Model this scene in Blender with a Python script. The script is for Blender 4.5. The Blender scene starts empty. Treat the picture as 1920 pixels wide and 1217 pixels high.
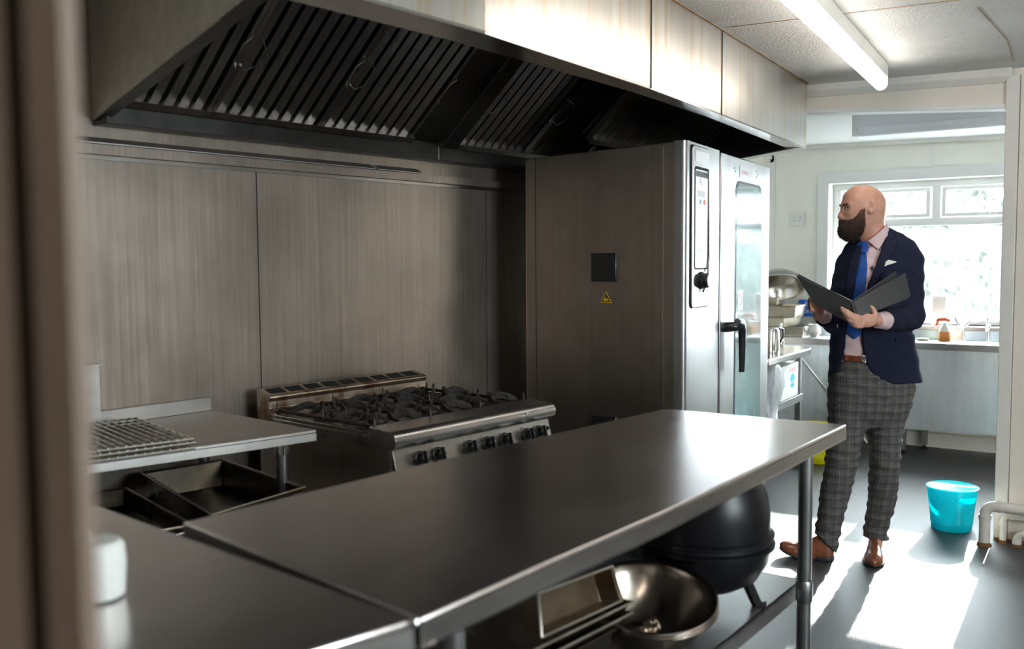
import bpy, math, random
import numpy as np
from mathutils import Vector, Matrix
S = bpy.context.scene
COL = S.collection
rnd = random.Random(7)
R = math.radians

# ---------------------------------------------------------------- camera
cam = bpy.data.objects.new('camera', bpy.data.cameras.new('camera'))
COL.objects.link(cam)
cam.matrix_world = Matrix(((0.5573374, 0.06034591, -0.82809021, 0.0),
                           (-0.83025689, 0.03213974, -0.55645353, 0.0),
                           (-0.00696509, 0.99765997, 0.06801529, 1.43),
                           (0, 0, 0, 1)))
cam.data.sensor_width = 36.0
cam.data.lens = 1750.0 / 1920.0 * 36.0
cam.data.clip_start = 0.02
cam.data.dof.use_dof = True
cam.data.dof.focus_distance = 4.6
cam.data.dof.aperture_fstop = 2.6
S.camera = cam

# ---------------------------------------------------------------- world and sun
world = bpy.data.worlds.new('world')
S.world = world
world.use_nodes = True
bg = world.node_tree.nodes['Background']
bg.inputs[0].default_value = (0.93, 0.965, 1.0, 1)
bg.inputs[1].default_value = 12.5
sun = bpy.data.objects.new('sun', bpy.data.lights.new('sun', 'SUN'))
COL.objects.link(sun)
sun.data.energy = 7.0
sun.data.angle = R(0.7)
sun.data.color = (1.0, 0.96, 0.9)
SUN_EL, SUN_AZ = R(22.0), R(1.5)
_d = Vector((-math.cos(SUN_EL) * math.cos(SUN_AZ), -math.cos(SUN_EL) * math.sin(SUN_AZ), -math.sin(SUN_EL)))
sun.rotation_euler = _d.to_track_quat('-Z', 'Y').to_euler()
sun.location = (12, 1, 5)
# portals that guide the sampling of the sky through the far window and the added one
def portal(loc, direction, sx, sy):
    l = bpy.data.objects.new('window_portal', bpy.data.lights.new('window_portal', 'AREA'))
    COL.objects.link(l)
    l.data.shape = 'RECTANGLE'; l.data.size = sx; l.data.size_y = sy
    l.data.cycles.is_portal = True
    l.location = loc
    l.rotation_euler = Vector(direction).to_track_quat('-Z', 'Y').to_euler()
# unseen area lamps added behind the camera to brighten and warm the kitchen
def ceiling_lamp(loc, sx, sy, energy):
    l = bpy.data.objects.new('ceiling_lamp', bpy.data.lights.new('ceiling_lamp', 'AREA'))
    COL.objects.link(l)
    l.data.shape = 'RECTANGLE'; l.data.size = sx; l.data.size_y = sy
    l.data.energy = energy; l.data.color = (1.0, 0.86, 0.70); l.location = loc
ceiling_lamp((0.0, -0.9, 2.26), 1.5, 0.15, 4)
ceiling_lamp((2.6, -1.2, 2.26), 1.5, 0.15, 4)
portal((7.80, 0.855, 1.495), (-1, 0, 0), 2.45, 1.1)
portal((1.5, -2.66, 1.675), (0, 1, 0), 1.6, 1.1)

S.view_settings.view_transform = 'Standard'
S.view_settings.look = 'None'
S.view_settings.exposure = 1.75
S.view_settings.gamma = 1.0
S.view_settings.use_curve_mapping = False
S.cycles.use_denoising = True
S.cycles.max_bounces = 8
S.cycles.glossy_bounces = 4
S.cycles.diffuse_bounces = 4
S.cycles.transmission_bounces = 6
S.cycles.transparent_max_bounces = 12
S.cycles.sample_clamp_indirect = 6.0
S.cycles.caustics_reflective = False
S.cycles.caustics_refractive = False

# ---------------------------------------------------------------- materials
def nodes_of(name):
    m = bpy.data.materials.new(name); m.use_nodes = True
    nt = m.node_tree
    return m, nt, nt.nodes['Principled BSDF']
def N(nt, kind, **kw):
    n = nt.nodes.new(kind)
    for k, v in kw.items():
        if k in n.inputs: n.inputs[k].default_value = v
        else: setattr(n, k, v)
    return n
def coords(nt, scale=(1, 1, 1), which='Object'):
    tc = N(nt, 'ShaderNodeTexCoord'); mp = N(nt, 'ShaderNodeMapping')
    mp.inputs['Scale'].default_value = scale
    nt.links.new(tc.outputs[which], mp.inputs['Vector'])
    return mp.outputs[0]
def noise(nt, vec, scale, detail=3.0, rough=0.55):
    n = N(nt, 'ShaderNodeTexNoise'); n.inputs['Scale'].default_value = scale
    n.inputs['Detail'].default_value = detail; n.inputs['Roughness'].default_value = rough
    nt.links.new(vec, n.inputs['Vector']); return n.outputs['Fac']
def ramp(nt, fac, stops):
    r = N(nt, 'ShaderNodeValToRGB'); e = r.color_ramp.elements
    while len(e) < len(stops): e.new(0.5)
    for i, (p, c) in enumerate(stops):
        e[i].position = p
        e[i].color = (c[0], c[1], c[2], 1) if isinstance(c, (tuple, list)) else (c, c, c, 1)
    nt.links.new(fac, r.inputs[0]); return r.outputs[0]
def mix(nt, fac, a, b, mode='MIX'):
    m = N(nt, 'ShaderNodeMix', data_type='RGBA', blend_type=mode)
    for s, v in ((0, fac), (6, a), (7, b)):
        if hasattr(v, 'is_output'): nt.links.new(v, m.inputs[s])
        else: m.inputs[s].default_value = v if s == 0 else (v[0], v[1], v[2], 1)
    return m.outputs[2]
def bump(nt, p, height, strength, dist=0.01):
    b = N(nt, 'ShaderNodeBump'); b.inputs['Strength'].default_value = strength
    b.inputs['Distance'].default_value = dist
    nt.links.new(height, b.inputs['Height']); nt.links.new(b.outputs[0], p.inputs['Normal'])
def plain(name, color, rough=0.5, metal=0.0, bumps=None, vary=0.0, vscale=8.0, spec=0.5, emit=None, coat=0.0):
    m, nt, p = nodes_of(name)
    p.inputs['Base Color'].default_value = (*color, 1); p.inputs['Roughness'].default_value = rough
    p.inputs['Metallic'].default_value = metal; p.inputs['Specular IOR Level'].default_value = spec
    p.inputs['Coat Weight'].default_value = coat
    if vary:
        v = coords(nt); f = noise(nt, v, vscale, 4)
        c = ramp(nt, f, [(0.3, tuple(x * (1 - vary) for x in color)), (0.7, tuple(min(1, x * (1 + vary)) for x in color))])
        nt.links.new(c, p.inputs['Base Color'])
    if bumps:
        v = coords(nt); bump(nt, p, noise(nt, v, bumps[0], 4), bumps[1])
    if emit:
        p.inputs['Emission Color'].default_value = (*emit[0], 1); p.inputs['Emission Strength'].default_value = emit[1]
    return m
def steel(name, color=(0.55, 0.53, 0.50), r0=0.25, r1=0.45, stretch=(40, 40, 1.2), smudge=2.5, tint=0.25, dirt=None, bmp=0.0, vary=0.12, drips=False, metal=1.0):
    m, nt, p = nodes_of(name)
    p.inputs['Metallic'].default_value = metal
    v = coords(nt, stretch); v2 = coords(nt)
    streak = noise(nt, v, 1.0, 5, 0.65); blot = noise(nt, v2, smudge, 4, 0.6); soft = noise(nt, v2, 3.0, 3, 0.6)
    c = ramp(nt, streak, [(0.25, tuple(x * (1 - vary) for x in color)), (0.75, tuple(min(1, x * (1 + vary)) for x in color))])
    c2 = ramp(nt, blot, [(0.3, 1 - tint), (0.7, 1.0)])
    c = mix(nt, 1.0, c, c2, 'MULTIPLY')
    if dirt:
        d = ramp(nt, noise(nt, v2, 9.0, 5, 0.6), [(dirt[1], 0.0), (dirt[1] + 0.15, 0.8)])
        c = mix(nt, d, c, dirt[0])
    if drips:
        dv = noise(nt, coords(nt, (28, 28, 0.7)), 1.0, 3, 0.5)
        c = mix(nt, ramp(nt, dv, [(0.56, 0.0), (0.62, 0.7)]), c, (0.60, 0.50, 0.36))
    nt.links.new(c, p.inputs['Base Color'])
    rr = N(nt, 'ShaderNodeMapRange'); rr.inputs['To Min'].default_value = r0; rr.inputs['To Max'].default_value = r1
    rr.inputs['From Min'].default_value = 0.2; rr.inputs['From Max'].default_value = 0.8
    nt.links.new(mix(nt, 0.35, soft, streak), rr.inputs['Value']); nt.links.new(rr.outputs[0], p.inputs['Roughness'])
    if bmp: bump(nt, p, streak, bmp, 0.002)
    return m

M = {}
M['wall_steel'] = steel('stainless_wall_sheet', (0.43, 0.365, 0.315), 0.30, 0.46, (80, 80, 1.6), 1.5, 0.38, vary=0.2, metal=0.78)
M['hood_steel'] = steel('stainless_hood_sheet', (0.66, 0.64, 0.60), 0.28, 0.42, (30, 30, 1.5), 1.5, 0.12, None, drips=True)
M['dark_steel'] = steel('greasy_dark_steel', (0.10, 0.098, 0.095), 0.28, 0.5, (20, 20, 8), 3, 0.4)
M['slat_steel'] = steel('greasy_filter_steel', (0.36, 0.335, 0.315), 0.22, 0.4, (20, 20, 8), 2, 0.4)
M['top_steel'] = steel('brushed_worktop_steel', (0.80, 0.755, 0.745), 0.19, 0.30, (3, 18, 18), 2.0, 0.10, vary=0.06)
M['edge_steel'] = steel('table_edge_steel', (0.42, 0.40, 0.38), 0.25, 0.4, (2, 30, 30), 3.0, 0.2)
M['bench_steel'] = steel('dull_bench_steel', (0.50, 0.475, 0.455), 0.38, 0.52, (6, 20, 20), 3.0, 0.12)
M['oven_side'] = steel('oven_side_steel', (0.55, 0.475, 0.42), 0.3, 0.42, (50, 50, 1.0), 1.3, 0.3, vary=0.1)
M['oven_front'] = steel('oven_front_steel', (0.43, 0.43, 0.445), 0.22, 0.42, (50, 50, 1.5), 3.0, 0.15, vary=0.12, bmp=0.03)
M['polished'] = steel('polished_steel', (0.66, 0.65, 0.64), 0.12, 0.25, (8, 8, 8), 4, 0.1)
M['cheek'] = steel('hood_end_steel', (0.86, 0.81, 0.71), 0.5, 0.62, (8, 20, 20), 3.0, 0.12)
M['range_steel'] = steel('cooker_steel', (0.50, 0.48, 0.455), 0.2, 0.38, (2, 20, 20), 4, 0.2)
M['burnt_steel'] = steel('heat_stained_steel', (0.55, 0.47, 0.38), 0.28, 0.45, (4, 10, 10), 5, 0.3, ((0.16, 0.07, 0.02), 0.46))
M['galv'] = steel('galvanised_tube', (0.34, 0.35, 0.36), 0.3, 0.45, (20, 20, 6), 6, 0.3)
M['shelf_steel'] = steel('under_shelf_steel', (0.36, 0.36, 0.36), 0.32, 0.5, (6, 20, 20), 3, 0.3)
M['sink_steel'] = steel('sink_panel_steel', (0.76, 0.82, 0.88), 0.28, 0.45, (25, 25, 1), 2, 0.2)
M['tin'] = steel('baked_tin', (0.62, 0.56, 0.46), 0.25, 0.45, (6, 6, 6), 5, 0.2, ((0.45, 0.30, 0.14), 0.56))
M['brown_tin'] = steel('brown_roasting_tin', (0.30, 0.24, 0.17), 0.3, 0.5, (6, 6, 6), 5, 0.4, ((0.14, 0.08, 0.04), 0.5))
M['dark_tin'] = steel('dark_roasting_tin', (0.16, 0.14, 0.11), 0.18, 0.35, (6, 6, 6), 5, 0.4)
M['bowl'] = steel('tarnished_bowl_steel', (0.34, 0.30, 0.26), 0.15, 0.28, (8, 8, 8), 4, 0.2)
M['chrome'] = steel('chrome', (0.8, 0.8, 0.8), 0.08, 0.15, (6, 6, 6), 5, 0.05)
M['wire'] = steel('wire_steel', (0.62, 0.58, 0.52), 0.3, 0.4, (6, 6, 6), 5, 0.25)
M['iron'] = plain('cast_iron', (0.035, 0.028, 0.024), 0.5, 0.3, (60, 0.4), 0.5, 20)
M['black'] = plain('black_plastic', (0.014, 0.014, 0.016), 0.3, coat=0.2)
M['black_enamel'] = plain('black_enamel', (0.005, 0.005, 0.007), 0.34, spec=0.3)
M['sealant'] = plain('brown_stained_sealant', (0.42, 0.27, 0.14), 0.8, bumps=(60, 0.8), vary=0.5, vscale=12)
M['void'] = plain('dark_recess', (0.006, 0.006, 0.006), 0.9)
M['seam'] = plain('seam_shadow_gap', (0.03, 0.028, 0.026), 0.7)
M['cream'] = plain('cream_wall_panel', (0.82, 0.75, 0.67), 0.4, bumps=(30, 0.03), vary=0.04, vscale=3)
M['white_paint'] = plain('white_paint', (0.84, 0.84, 0.82), 0.4, vary=0.03, vscale=4)
M['far_wall'] = plain('pale_wall_panel', (0.90, 0.89, 0.84), 0.45, vary=0.03, vscale=2)
M['pvc'] = plain('white_window_plastic', (0.86, 0.87, 0.88), 0.3)
M['trim'] = plain('cream_trim', (0.78, 0.75, 0.70), 0.4, vary=0.05, vscale=6)
M['pipe'] = plain('painted_pipe', (0.74, 0.70, 0.64), 0.4, bumps=(60, 0.1), vary=0.08, vscale=20)
M['post'] = plain('brown_door_frame_paint', (0.165, 0.112, 0.082), 0.6, vary=0.1, vscale=4)
M['post_dark'] = plain('dark_groove_paint', (0.12, 0.09, 0.06), 0.7)
M['white_plastic'] = plain('white_plastic', (0.82, 0.82, 0.80), 0.35)
M['card'] = plain('white_cardboard', (0.58, 0.57, 0.55), 0.8)
M['red'] = plain('red_print', (0.75, 0.08, 0.08), 0.6)
M['blue_print'] = plain('blue_print', (0.03, 0.35, 0.62), 0.6)
M['sign_blue'] = plain('sign_blue', (0.02, 0.16, 0.75), 0.5)
def thin_plastic(name, col, rough=0.25, fac=0.62):
    m, nt, p = nodes_of(name)
    p.inputs['Base Color'].default_value = (*col, 1); p.inputs['Roughness'].default_value = rough
    tr = N(nt, 'ShaderNodeBsdfTranslucent'); tr.inputs[0].default_value = (*col, 1)
    mx = N(nt, 'ShaderNodeMixShader'); mx.inputs[0].default_value = fac
    nt.links.new(p.outputs[0], mx.inputs[1]); nt.links.new(tr.outputs[0], mx.inputs[2])
    nt.links.new(mx.outputs[0], nt.nodes['Material Output'].inputs[0]); return m
M['bucket'] = thin_plastic('turquoise_plastic', (0.02, 0.80, 0.86))
M['diffuser'] = thin_plastic('unlit_diffuser', (0.93, 0.94, 0.97), 0.3, 0.5)
M['yellow'] = thin_plastic('yellow_plastic', (0.85, 0.82, 0.02), 0.35)
M['bag'] = thin_plastic('white_bag_film', (0.85, 0.86, 0.88), 0.3)
M['orange'] = plain('orange_liquid', (0.95, 0.35, 0.08), 0.3)
M['redcap'] = plain('red_trigger_plastic', (0.85, 0.18, 0.10), 0.4)
M['warn'] = plain('warning_yellow', (0.95, 0.55, 0.02), 0.5)
M['printblack'] = plain('black_print', (0.01, 0.01, 0.01), 0.5)
M['grey_print'] = plain('grey_print', (0.35, 0.36, 0.4), 0.5)
M['screen'] = plain('dark_lcd', (0.05, 0.065, 0.10), 0.15)
M['panelwhite'] = plain('control_overlay', (0.72, 0.74, 0.80), 0.3)
M['tube'] = plain('lit_tube_diffuser', (0.95, 0.95, 0.95), 0.4, emit=((1.0, 0.93, 0.84), 3.6))

M['leaf'] = plain('hedge_leaf', (0.018, 0.028, 0.021), 0.6, vary=0.4, vscale=3)
M['ground'] = plain('pale_paving', (0.08, 0.08, 0.078), 0.8)
M['sponge'] = plain('sponge', (0.6, 0.62, 0.4), 0.9)
M['rust'] = plain('rust', (0.20, 0.09, 0.03), 0.9, vary=0.4, vscale=30)
M['faded_red'] = plain('faded_red_print', (0.75, 0.45, 0.48), 0.6)
M['foil'] = plain('crumpled_foil', (0.5, 0.42, 0.33), 0.3, 1.0, (40, 0.8))

def floor_mat():
    m, nt, p = nodes_of('speckled_vinyl')
    v = coords(nt); f = noise(nt, v, 260, 2); g = noise(nt, v, 1.6, 4)
    c = ramp(nt, f, [(0.35, (0.028, 0.028, 0.032)), (0.75, (0.085, 0.085, 0.092))])
    c2 = ramp(nt, g, [(0.3, 0.8), (0.7, 1.1)])
    nt.links.new(mix(nt, 1.0, c, c2, 'MULTIPLY'), p.inputs['Base Color'])
    p.inputs['Roughness'].default_value = 0.42; p.inputs['Specular IOR Level'].default_value = 0.5
    bump(nt, p, noise(nt, v, 240, 2), 0.5, 0.003)
    return m
M['floor'] = floor_mat()
def ceiling_mat(name, a, b, bs):
    m, nt, p = nodes_of(name)
    v = coords(nt); f = noise(nt, v, 2.2, 5, 0.6); g = noise(nt, v, 90, 3, 0.7)
    c = ramp(nt, f, [(0.35, a), (0.65, b)])
    nt.links.new(c, p.inputs['Base Color']); p.inputs['Roughness'].default_value = 0.6
    msk = ramp(nt, noise(nt, v, 1.3, 2), [(0.42, 0.12), (0.58, 1.0)])
    h = mix(nt, 1.0, msk, ramp(nt, g, [(0.35, 0.0), (0.65, 1.0)]), 'MULTIPLY')
    bump(nt, p, h, bs, 0.02)
    return m
M['ceiling'] = ceiling_mat('artex_ceiling', (0.80, 0.78, 0.75), (0.88, 0.87, 0.85), 0.6)
M['ceiling_far'] = ceiling_mat('far_ceiling', (0.84, 0.85, 0.85), (0.88, 0.89, 0.89), 0.05)
def dirty_glass(name, base, amount, col=(0.9, 0.95, 0.95)):
    m = bpy.data.materials.new(name); m.use_nodes = True; nt = m.node_tree
    for n in list(nt.nodes): nt.nodes.remove(n)
    out = N(nt, 'ShaderNodeOutputMaterial'); tr = N(nt, 'ShaderNodeBsdfTransparent'); gl = N(nt, 'ShaderNodeBsdfGlossy')
    gl.inputs['Roughness'].default_value = 0.08
    tr.inputs[0].default_value = (*col, 1)
    df = N(nt, 'ShaderNodeBsdfTranslucent'); df.inputs[0].default_value = (0.9, 0.93, 0.95, 1)
    v = coords(nt, (1, 6, 2.2)); f = noise(nt, v, 9, 6, 0.75)
    k = ramp(nt, f, [(0.36, amount * 0.2), (0.70, amount)])
    m1 = N(nt, 'ShaderNodeMixShader'); m1.inputs[0].default_value = base
    nt.links.new(tr.outputs[0], m1.inputs[1]); nt.links.new(gl.outputs[0], m1.inputs[2])
    m2 = N(nt, 'ShaderNodeMixShader'); nt.links.new(k, m2.inputs[0])
    nt.links.new(m1.outputs[0], m2.inputs[1]); nt.links.new(df.outputs[0], m2.inputs[2])
    nt.links.new(m2.outputs[0], out.inputs[0])
    return m
M['glass'] = dirty_glass('weathered_window_glass', 0.05, 0.03)
M['oven_glass'] = plain('oven_door_glass', (0.10, 0.22, 0.23), 0.1, 0.0, coat=0.6, vary=0.3, vscale=6, spec=0.9)

# ---------------------------------------------------------------- mesh helpers
class G:
    def __init__(s): s.v = []; s.f = []
    def add(s, v, f):
        n = len(s.v); s.v += [tuple(map(float, p)) for p in v]; s.f += [tuple(i + n for i in q) for q in f]; return s
    def box(s, x0, y0, z0, x1, y1, z1):
        return s.prism([(x0, y0), (x1, y0), (x1, y1), (x0, y1)], z0, z1)
    def prism(s, poly, z0, z1):
        "poly: footprint in xy (counter-clockwise); z0, z1 numbers or per-corner lists"
        n = len(poly)
        a = z0 if isinstance(z0, (list, tuple)) else [z0] * n
        b = z1 if isinstance(z1, (list, tuple)) else [z1] * n
        v = [(p[0], p[1], a[i]) for i, p in enumerate(poly)] + [(p[0], p[1], b[i]) for i, p in enumerate(poly)]
        f = [tuple(range(n))[::-1], tuple(range(n, 2 * n))] + [(i, (i + 1) % n, n + (i + 1) % n, n + i) for i in range(n)]
        return s.add(v, f)
    def extrude(s, pts, vec):
        "closed polygon of 3-D points pushed along vec"
        n = len(pts); vec = Vector(vec)
        v = [Vector(p) for p in pts] + [Vector(p) + vec for p in pts]
        f = [tuple(range(n))[::-1], tuple(range(n, 2 * n))] + [(i, (i + 1) % n, n + (i + 1) % n, n + i) for i in range(n)]
        return s.add(v, f)
    def tube(s, path, r, n=10, caps=True, flat=None):
        P = [Vector(p) for p in path]; k = len(P)
        rs = r if isinstance(r, (list, tuple)) else [r] * k
        rings = []; prev = None
        for i in range(k):
            t = (P[min(i + 1, k - 1)] - P[max(i - 1, 0)]).normalized()
            if prev is None:
                a = Vector((0, 0, 1)) if abs(t.z) < 0.9 else Vector((1, 0, 0))
                u = t.cross(a).normalized()
            else:
                u = (prev - t * prev.dot(t)).normalized()
            w = t.cross(u); prev = u
            rings.append([P[i] + (u * math.cos(2 * math.pi * j / n) + w * math.sin(2 * math.pi * j / n) * (flat or 1)) * rs[i] for j in range(n)])
        v = [p for q in rings for p in q]
        f = [(i * n + j, i * n + (j + 1) % n, (i + 1) * n + (j + 1) % n, (i + 1) * n + j) for i in range(k - 1) for j in range(n)]
        if caps: f += [tuple(range(n))[::-1], tuple(range((k - 1) * n, k * n))]
        return s.add(v, f)
    def lathe(s, prof, c=(0, 0, 0), n=32, mat=None, closed=True, sx=1.0, sy=1.0):
        "profile [(r, z)...] turned about z"
        mat = mat or Matrix.Identity(4); c = Vector(c); v = []; k = len(prof)
        rows = []
        for r, z in prof:
            if r < 1e-6: v.append(c + (mat @ Vector((0, 0, z)))); rows.append([len(v) - 1] * n); continue
            rows.append(list(range(len(v), len(v) + n)))
            for j in range(n):
                a = 2 * math.pi * j / n
                v.append(c + (mat @ Vector((r * math.cos(a) * sx, r * math.sin(a) * sy, z))))
        f = []
        for i in range(k - 1):
            A, B = rows[i], rows[i + 1]
            for j in range(n):
                q = []
                for x in (A[j], A[(j + 1) % n], B[(j + 1) % n], B[j]):
                    if x not in q: q.append(x)
                if len(q) > 2: f.append(tuple(q))
        if closed:
            if prof[0][0] > 1e-6: f.append(tuple(rows[0])[::-1])
            if prof[-1][0] > 1e-6: f.append(tuple(rows[-1]))
        return s.add(v, f)
def ident(o, label=None, cat=None, group=None, kind=None):
    for k, v in (('label', label), ('category', cat), ('group', group), ('kind', kind)):
        if v: o[k] = v
    return o
def thing(name, label, cat, loc=(0, 0, 0), rot=0.0, group=None):
    o = bpy.data.objects.new(name, None); COL.objects.link(o)
    o.location = loc; o.rotation_euler = (0, 0, R(rot)); o.empty_display_size = 0.05
    return ident(o, label, cat, group)
def build(g, name, mat, parent=None, sub=None, bevel=0.0, smooth=35, wc=False, label=None, offset=None, seg=2):
    "wc: vertices are world coordinates; sub: the mesh part this is a sub-part of"
    v = g.v
    if wc and parent is not None:
        L = parent.location; v = [(a - L.x, b - L.y, c - L.z) for a, b, c in v]
    if offset:
        v = [(a - offset[0], b - offset[1], c - offset[2]) for a, b, c in v]
    me = bpy.data.meshes.new(name); me.from_pydata(v, [], g.f); me.validate(); me.update()
    import bmesh
    bm = bmesh.new(); bm.from_mesh(me); bmesh.ops.recalc_face_normals(bm, faces=bm.faces); bm.to_mesh(me); bm.free()
    me.materials.append(M[mat] if isinstance(mat, str) else mat)
    if smooth:
        me.polygons.foreach_set('use_smooth', [True] * len(me.polygons)); me.set_sharp_from_angle(angle=R(smooth))
    o = bpy.data.objects.new(name, me); COL.objects.link(o)
    if sub is not None: o.parent = sub
    elif parent is not None: o.parent = parent
    if offset: o.location = offset
    if bevel:
        b = o.modifiers.new('bevel', 'BEVEL'); b.width = bevel; b.segments = seg; b.limit_method = 'ANGLE'; b.angle_limit = R(40)
        b.harden_normals = False
    if label: o['label'] = label
    return o
def structure(g, name, mat, bevel=0.0, smooth=35):
    o = build(g, name, mat, bevel=bevel, smooth=smooth); o['kind'] = 'structure'; return o
def copy_tree(o, parent=None):
    c = o.copy(); COL.objects.link(c); c.parent = parent
    for ch in list(o.children): copy_tree(ch, c)
    return c
def text_part(txt, name, mat, parent, size, loc, rot, ext=0.0006, sub=None):
    cu = bpy.data.curves.new(name, 'FONT'); cu.body = txt; cu.size = size; cu.extrude = ext
    cu.align_x = 'CENTER'; cu.align_y = 'CENTER'
    tmp = bpy.data.objects.new('tmp', cu)
    me = bpy.data.meshes.new_from_object(tmp); bpy.data.objects.remove(tmp)
    me.materials.clear(); me.materials.append(M[mat])
    o = bpy.data.objects.new(name, me); COL.objects.link(o)
    o.parent = sub or parent; o.location = loc; o.rotation_euler = rot
    return o
WALL_A = R(-6.0)
def wall_pt(t, off=0.0):
    "point on the rear wall line: t metres along from (2.0, 2.97), off metres in front of it"
    ca, sa = math.cos(WALL_A), math.sin(WALL_A)
    return (2.0 + t * ca + off * sa, 2.97 + t * sa - off * ca)

# ================================================================ the setting
structure(G().box(-2.2, -2.7, -0.12, 9.6, 4.0, 0.0), 'floor', 'floor')
# kitchen ceiling falls a little towards the window side
structure(G().prism([(-2.2, -2.7), (5.45, -2.7), (5.45, 4.0), (-2.2, 4.0)], [2.29, 2.29, 2.43, 2.43], [2.6] * 4), 'ceiling', 'ceiling')
structure(G().prism([(5.45, -2.7), (8.0, -2.7), (8.0, 4.0), (5.45, 4.0)], [2.24, 2.24, 2.37, 2.37], [2.6] * 4), 'ceiling_far', 'ceiling_far')
a, b = wall_pt(-4.2), wall_pt(3.45)
c, d = wall_pt(3.45, -0.12), wall_pt(-4.2, -0.12)
wb = structure(G().prism([a, b, c, d], 0.0, 2.6), 'wall_back', 'wall_steel')
for t0, nm in ((0.53, 0), (1.9, 0), (-0.9, 0)):
    g = G(); p, q = wall_pt(t0, 0.002), wall_pt(t0 + 0.004, 0.002); r_, s_ = wall_pt(t0 + 0.004, -0.002), wall_pt(t0, -0.002)
    g.prism([p, q, r_, s_], 0.05, 1.80); o = build(g, 'panel_seam', 'seam', wb)
structure(G().box(-2.3, -2.7, 0, -2.2, 4.0, 2.6), 'wall_left', 'cream')
# unseen right-hand wall; its window is added to let daylight in
g = G(); g.box(-2.2, -2.7, 0, 8.0, -2.6, 1.15); g.box(-2.2, -2.7, 2.2, 8.0, -2.6, 2.6); g.box(-2.2, -2.7, 1.15, 0.75, -2.6, 2.2); g.box(2.25, -2.7, 1.15, 8.0, -2.6, 2.2)
structure(g, 'wall_right', 'cream')
g = G(); 
for x0, x1, z0, z1 in ((0.75, 2.25, 1.15, 1.21), (0.75, 2.25, 2.14, 2.2), (0.75, 0.81, 1.21, 2.14), (2.19, 2.25, 1.21, 2.14), (1.47, 1.53, 1.21, 2.14)): g.box(x0, -2.68, z0, x1, -2.62, z1)
w2 = structure(g, 'added_window', 'pvc')
build(G().box(0.8, -2.655, 1.2, 2.2, -2.65, 2.15), 'pane', 'glass', w2)
# partition: solid right-hand piece, header over the opening, short return by the oven
g = G()
g.box(5.25, -2.6, 0, 5.33, 0.575, 2.42)
g.prism([(5.25, 0.575), (5.33, 0.575), (5.33, 3.0), (5.25, 3.0)], [2.185, 2.185, 2.30, 2.30], [2.5] * 4)
g.box(5.30, 2.60, 0, 5.44, 3.32, 2.5)
pt = structure(g, 'wall_partition', 'cream')
# white jamb trim, header lip and cornice
structure(G().box(5.232, 0.515, 0.0, 5.345, 0.575, 2.325), 'trim_jamb', 'trim', 0.004)
structure(G().box(5.243, 0.40, 0.0, 5.25, 0.512, 2.32), 'trim_edge', 'cream', 0.002)
structure(G().prism([(5.236, 0.575), (5.345, 0.575), (5.345, 2.4), (5.236, 2.4)], [2.163, 2.163, 2.288, 2.288], [2.186, 2.186, 2.306, 2.306]), 'trim_header', 'white_paint', 0.003)
structure(G().prism([(5.215, 0.55), (5.25, 0.55), (5.25, 2.3), (5.215, 2.3)], [2.325, 2.285, 2.33, 2.37], [2.40] * 4), 'trim_cornice', 'trim', 0.01)
structure(G().box(5.235, -2.6, 0.0, 5.25, 0.40, 0.12), 'baseboard_partition', 'cream')
# far wall with the big window
Y0, Y1, Z0, Z1 = -0.35, 2.06, 0.925, 2.02
g = G()
g.box(7.6, -2.7, 0, 7.85, 4.0, Z0); g.box(7.6, -2.7, Z1, 7.85, 4.0, 2.6); g.box(7.6, -2.7, Z0, 7.85, Y0, Z1); g.box(7.6, Y1, Z0, 7.85, 4.0, Z1)
wf = structure(g, 'wall_far', 'far_wall')
structure(G().box(5.33, 3.2, 0, 7.6, 3.3, 2.6), 'wall_side', 'far_wall')
for y in (1.32, 0.12):
    structure(G().box(7.592, y - 0.018, 2.10, 7.6, y + 0.018, 2.36), 'trim_strip', 'white_paint')
structure(G().box(7.592, 2.50, 0.9, 7.6, 2.54, 2.36), 'trim_strip', 'white_paint')
structure(G().prism([(7.56, -2.6), (7.6, -2.6), (7.6, 3.2), (7.56, 3.2)], [2.21, 2.21, 2.325, 2.325], [2.25, 2.25, 2.365, 2.365]), 'trim_far_cornice', 'white_paint', 0.008)
structure(G().box(7.575, -2.6, 0, 7.6, 3.2, 0.11), 'baseboard_far', 'white_paint', 0.004)
# architrave and sill
g = G()
g.box(7.57, Y0 - 0.09, Z1 + 0.0, 7.60, Y1 + 0.09, Z1 + 0.085); g.box(7.57, Y1, Z0 - 0.02, 7.60, Y1 + 0.09, Z1); g.box(7.57, Y0 - 0.09, Z0 - 0.02, 7.60, Y0, Z1)
structure(g, 'trim_architrave', 'pvc', 0.004)
structure(G().box(7.52, Y0 - 0.05, Z0 - 0.03, 7.72, Y1 + 0.05, Z0), 'trim_sill', 'pvc', 0.004)
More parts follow.
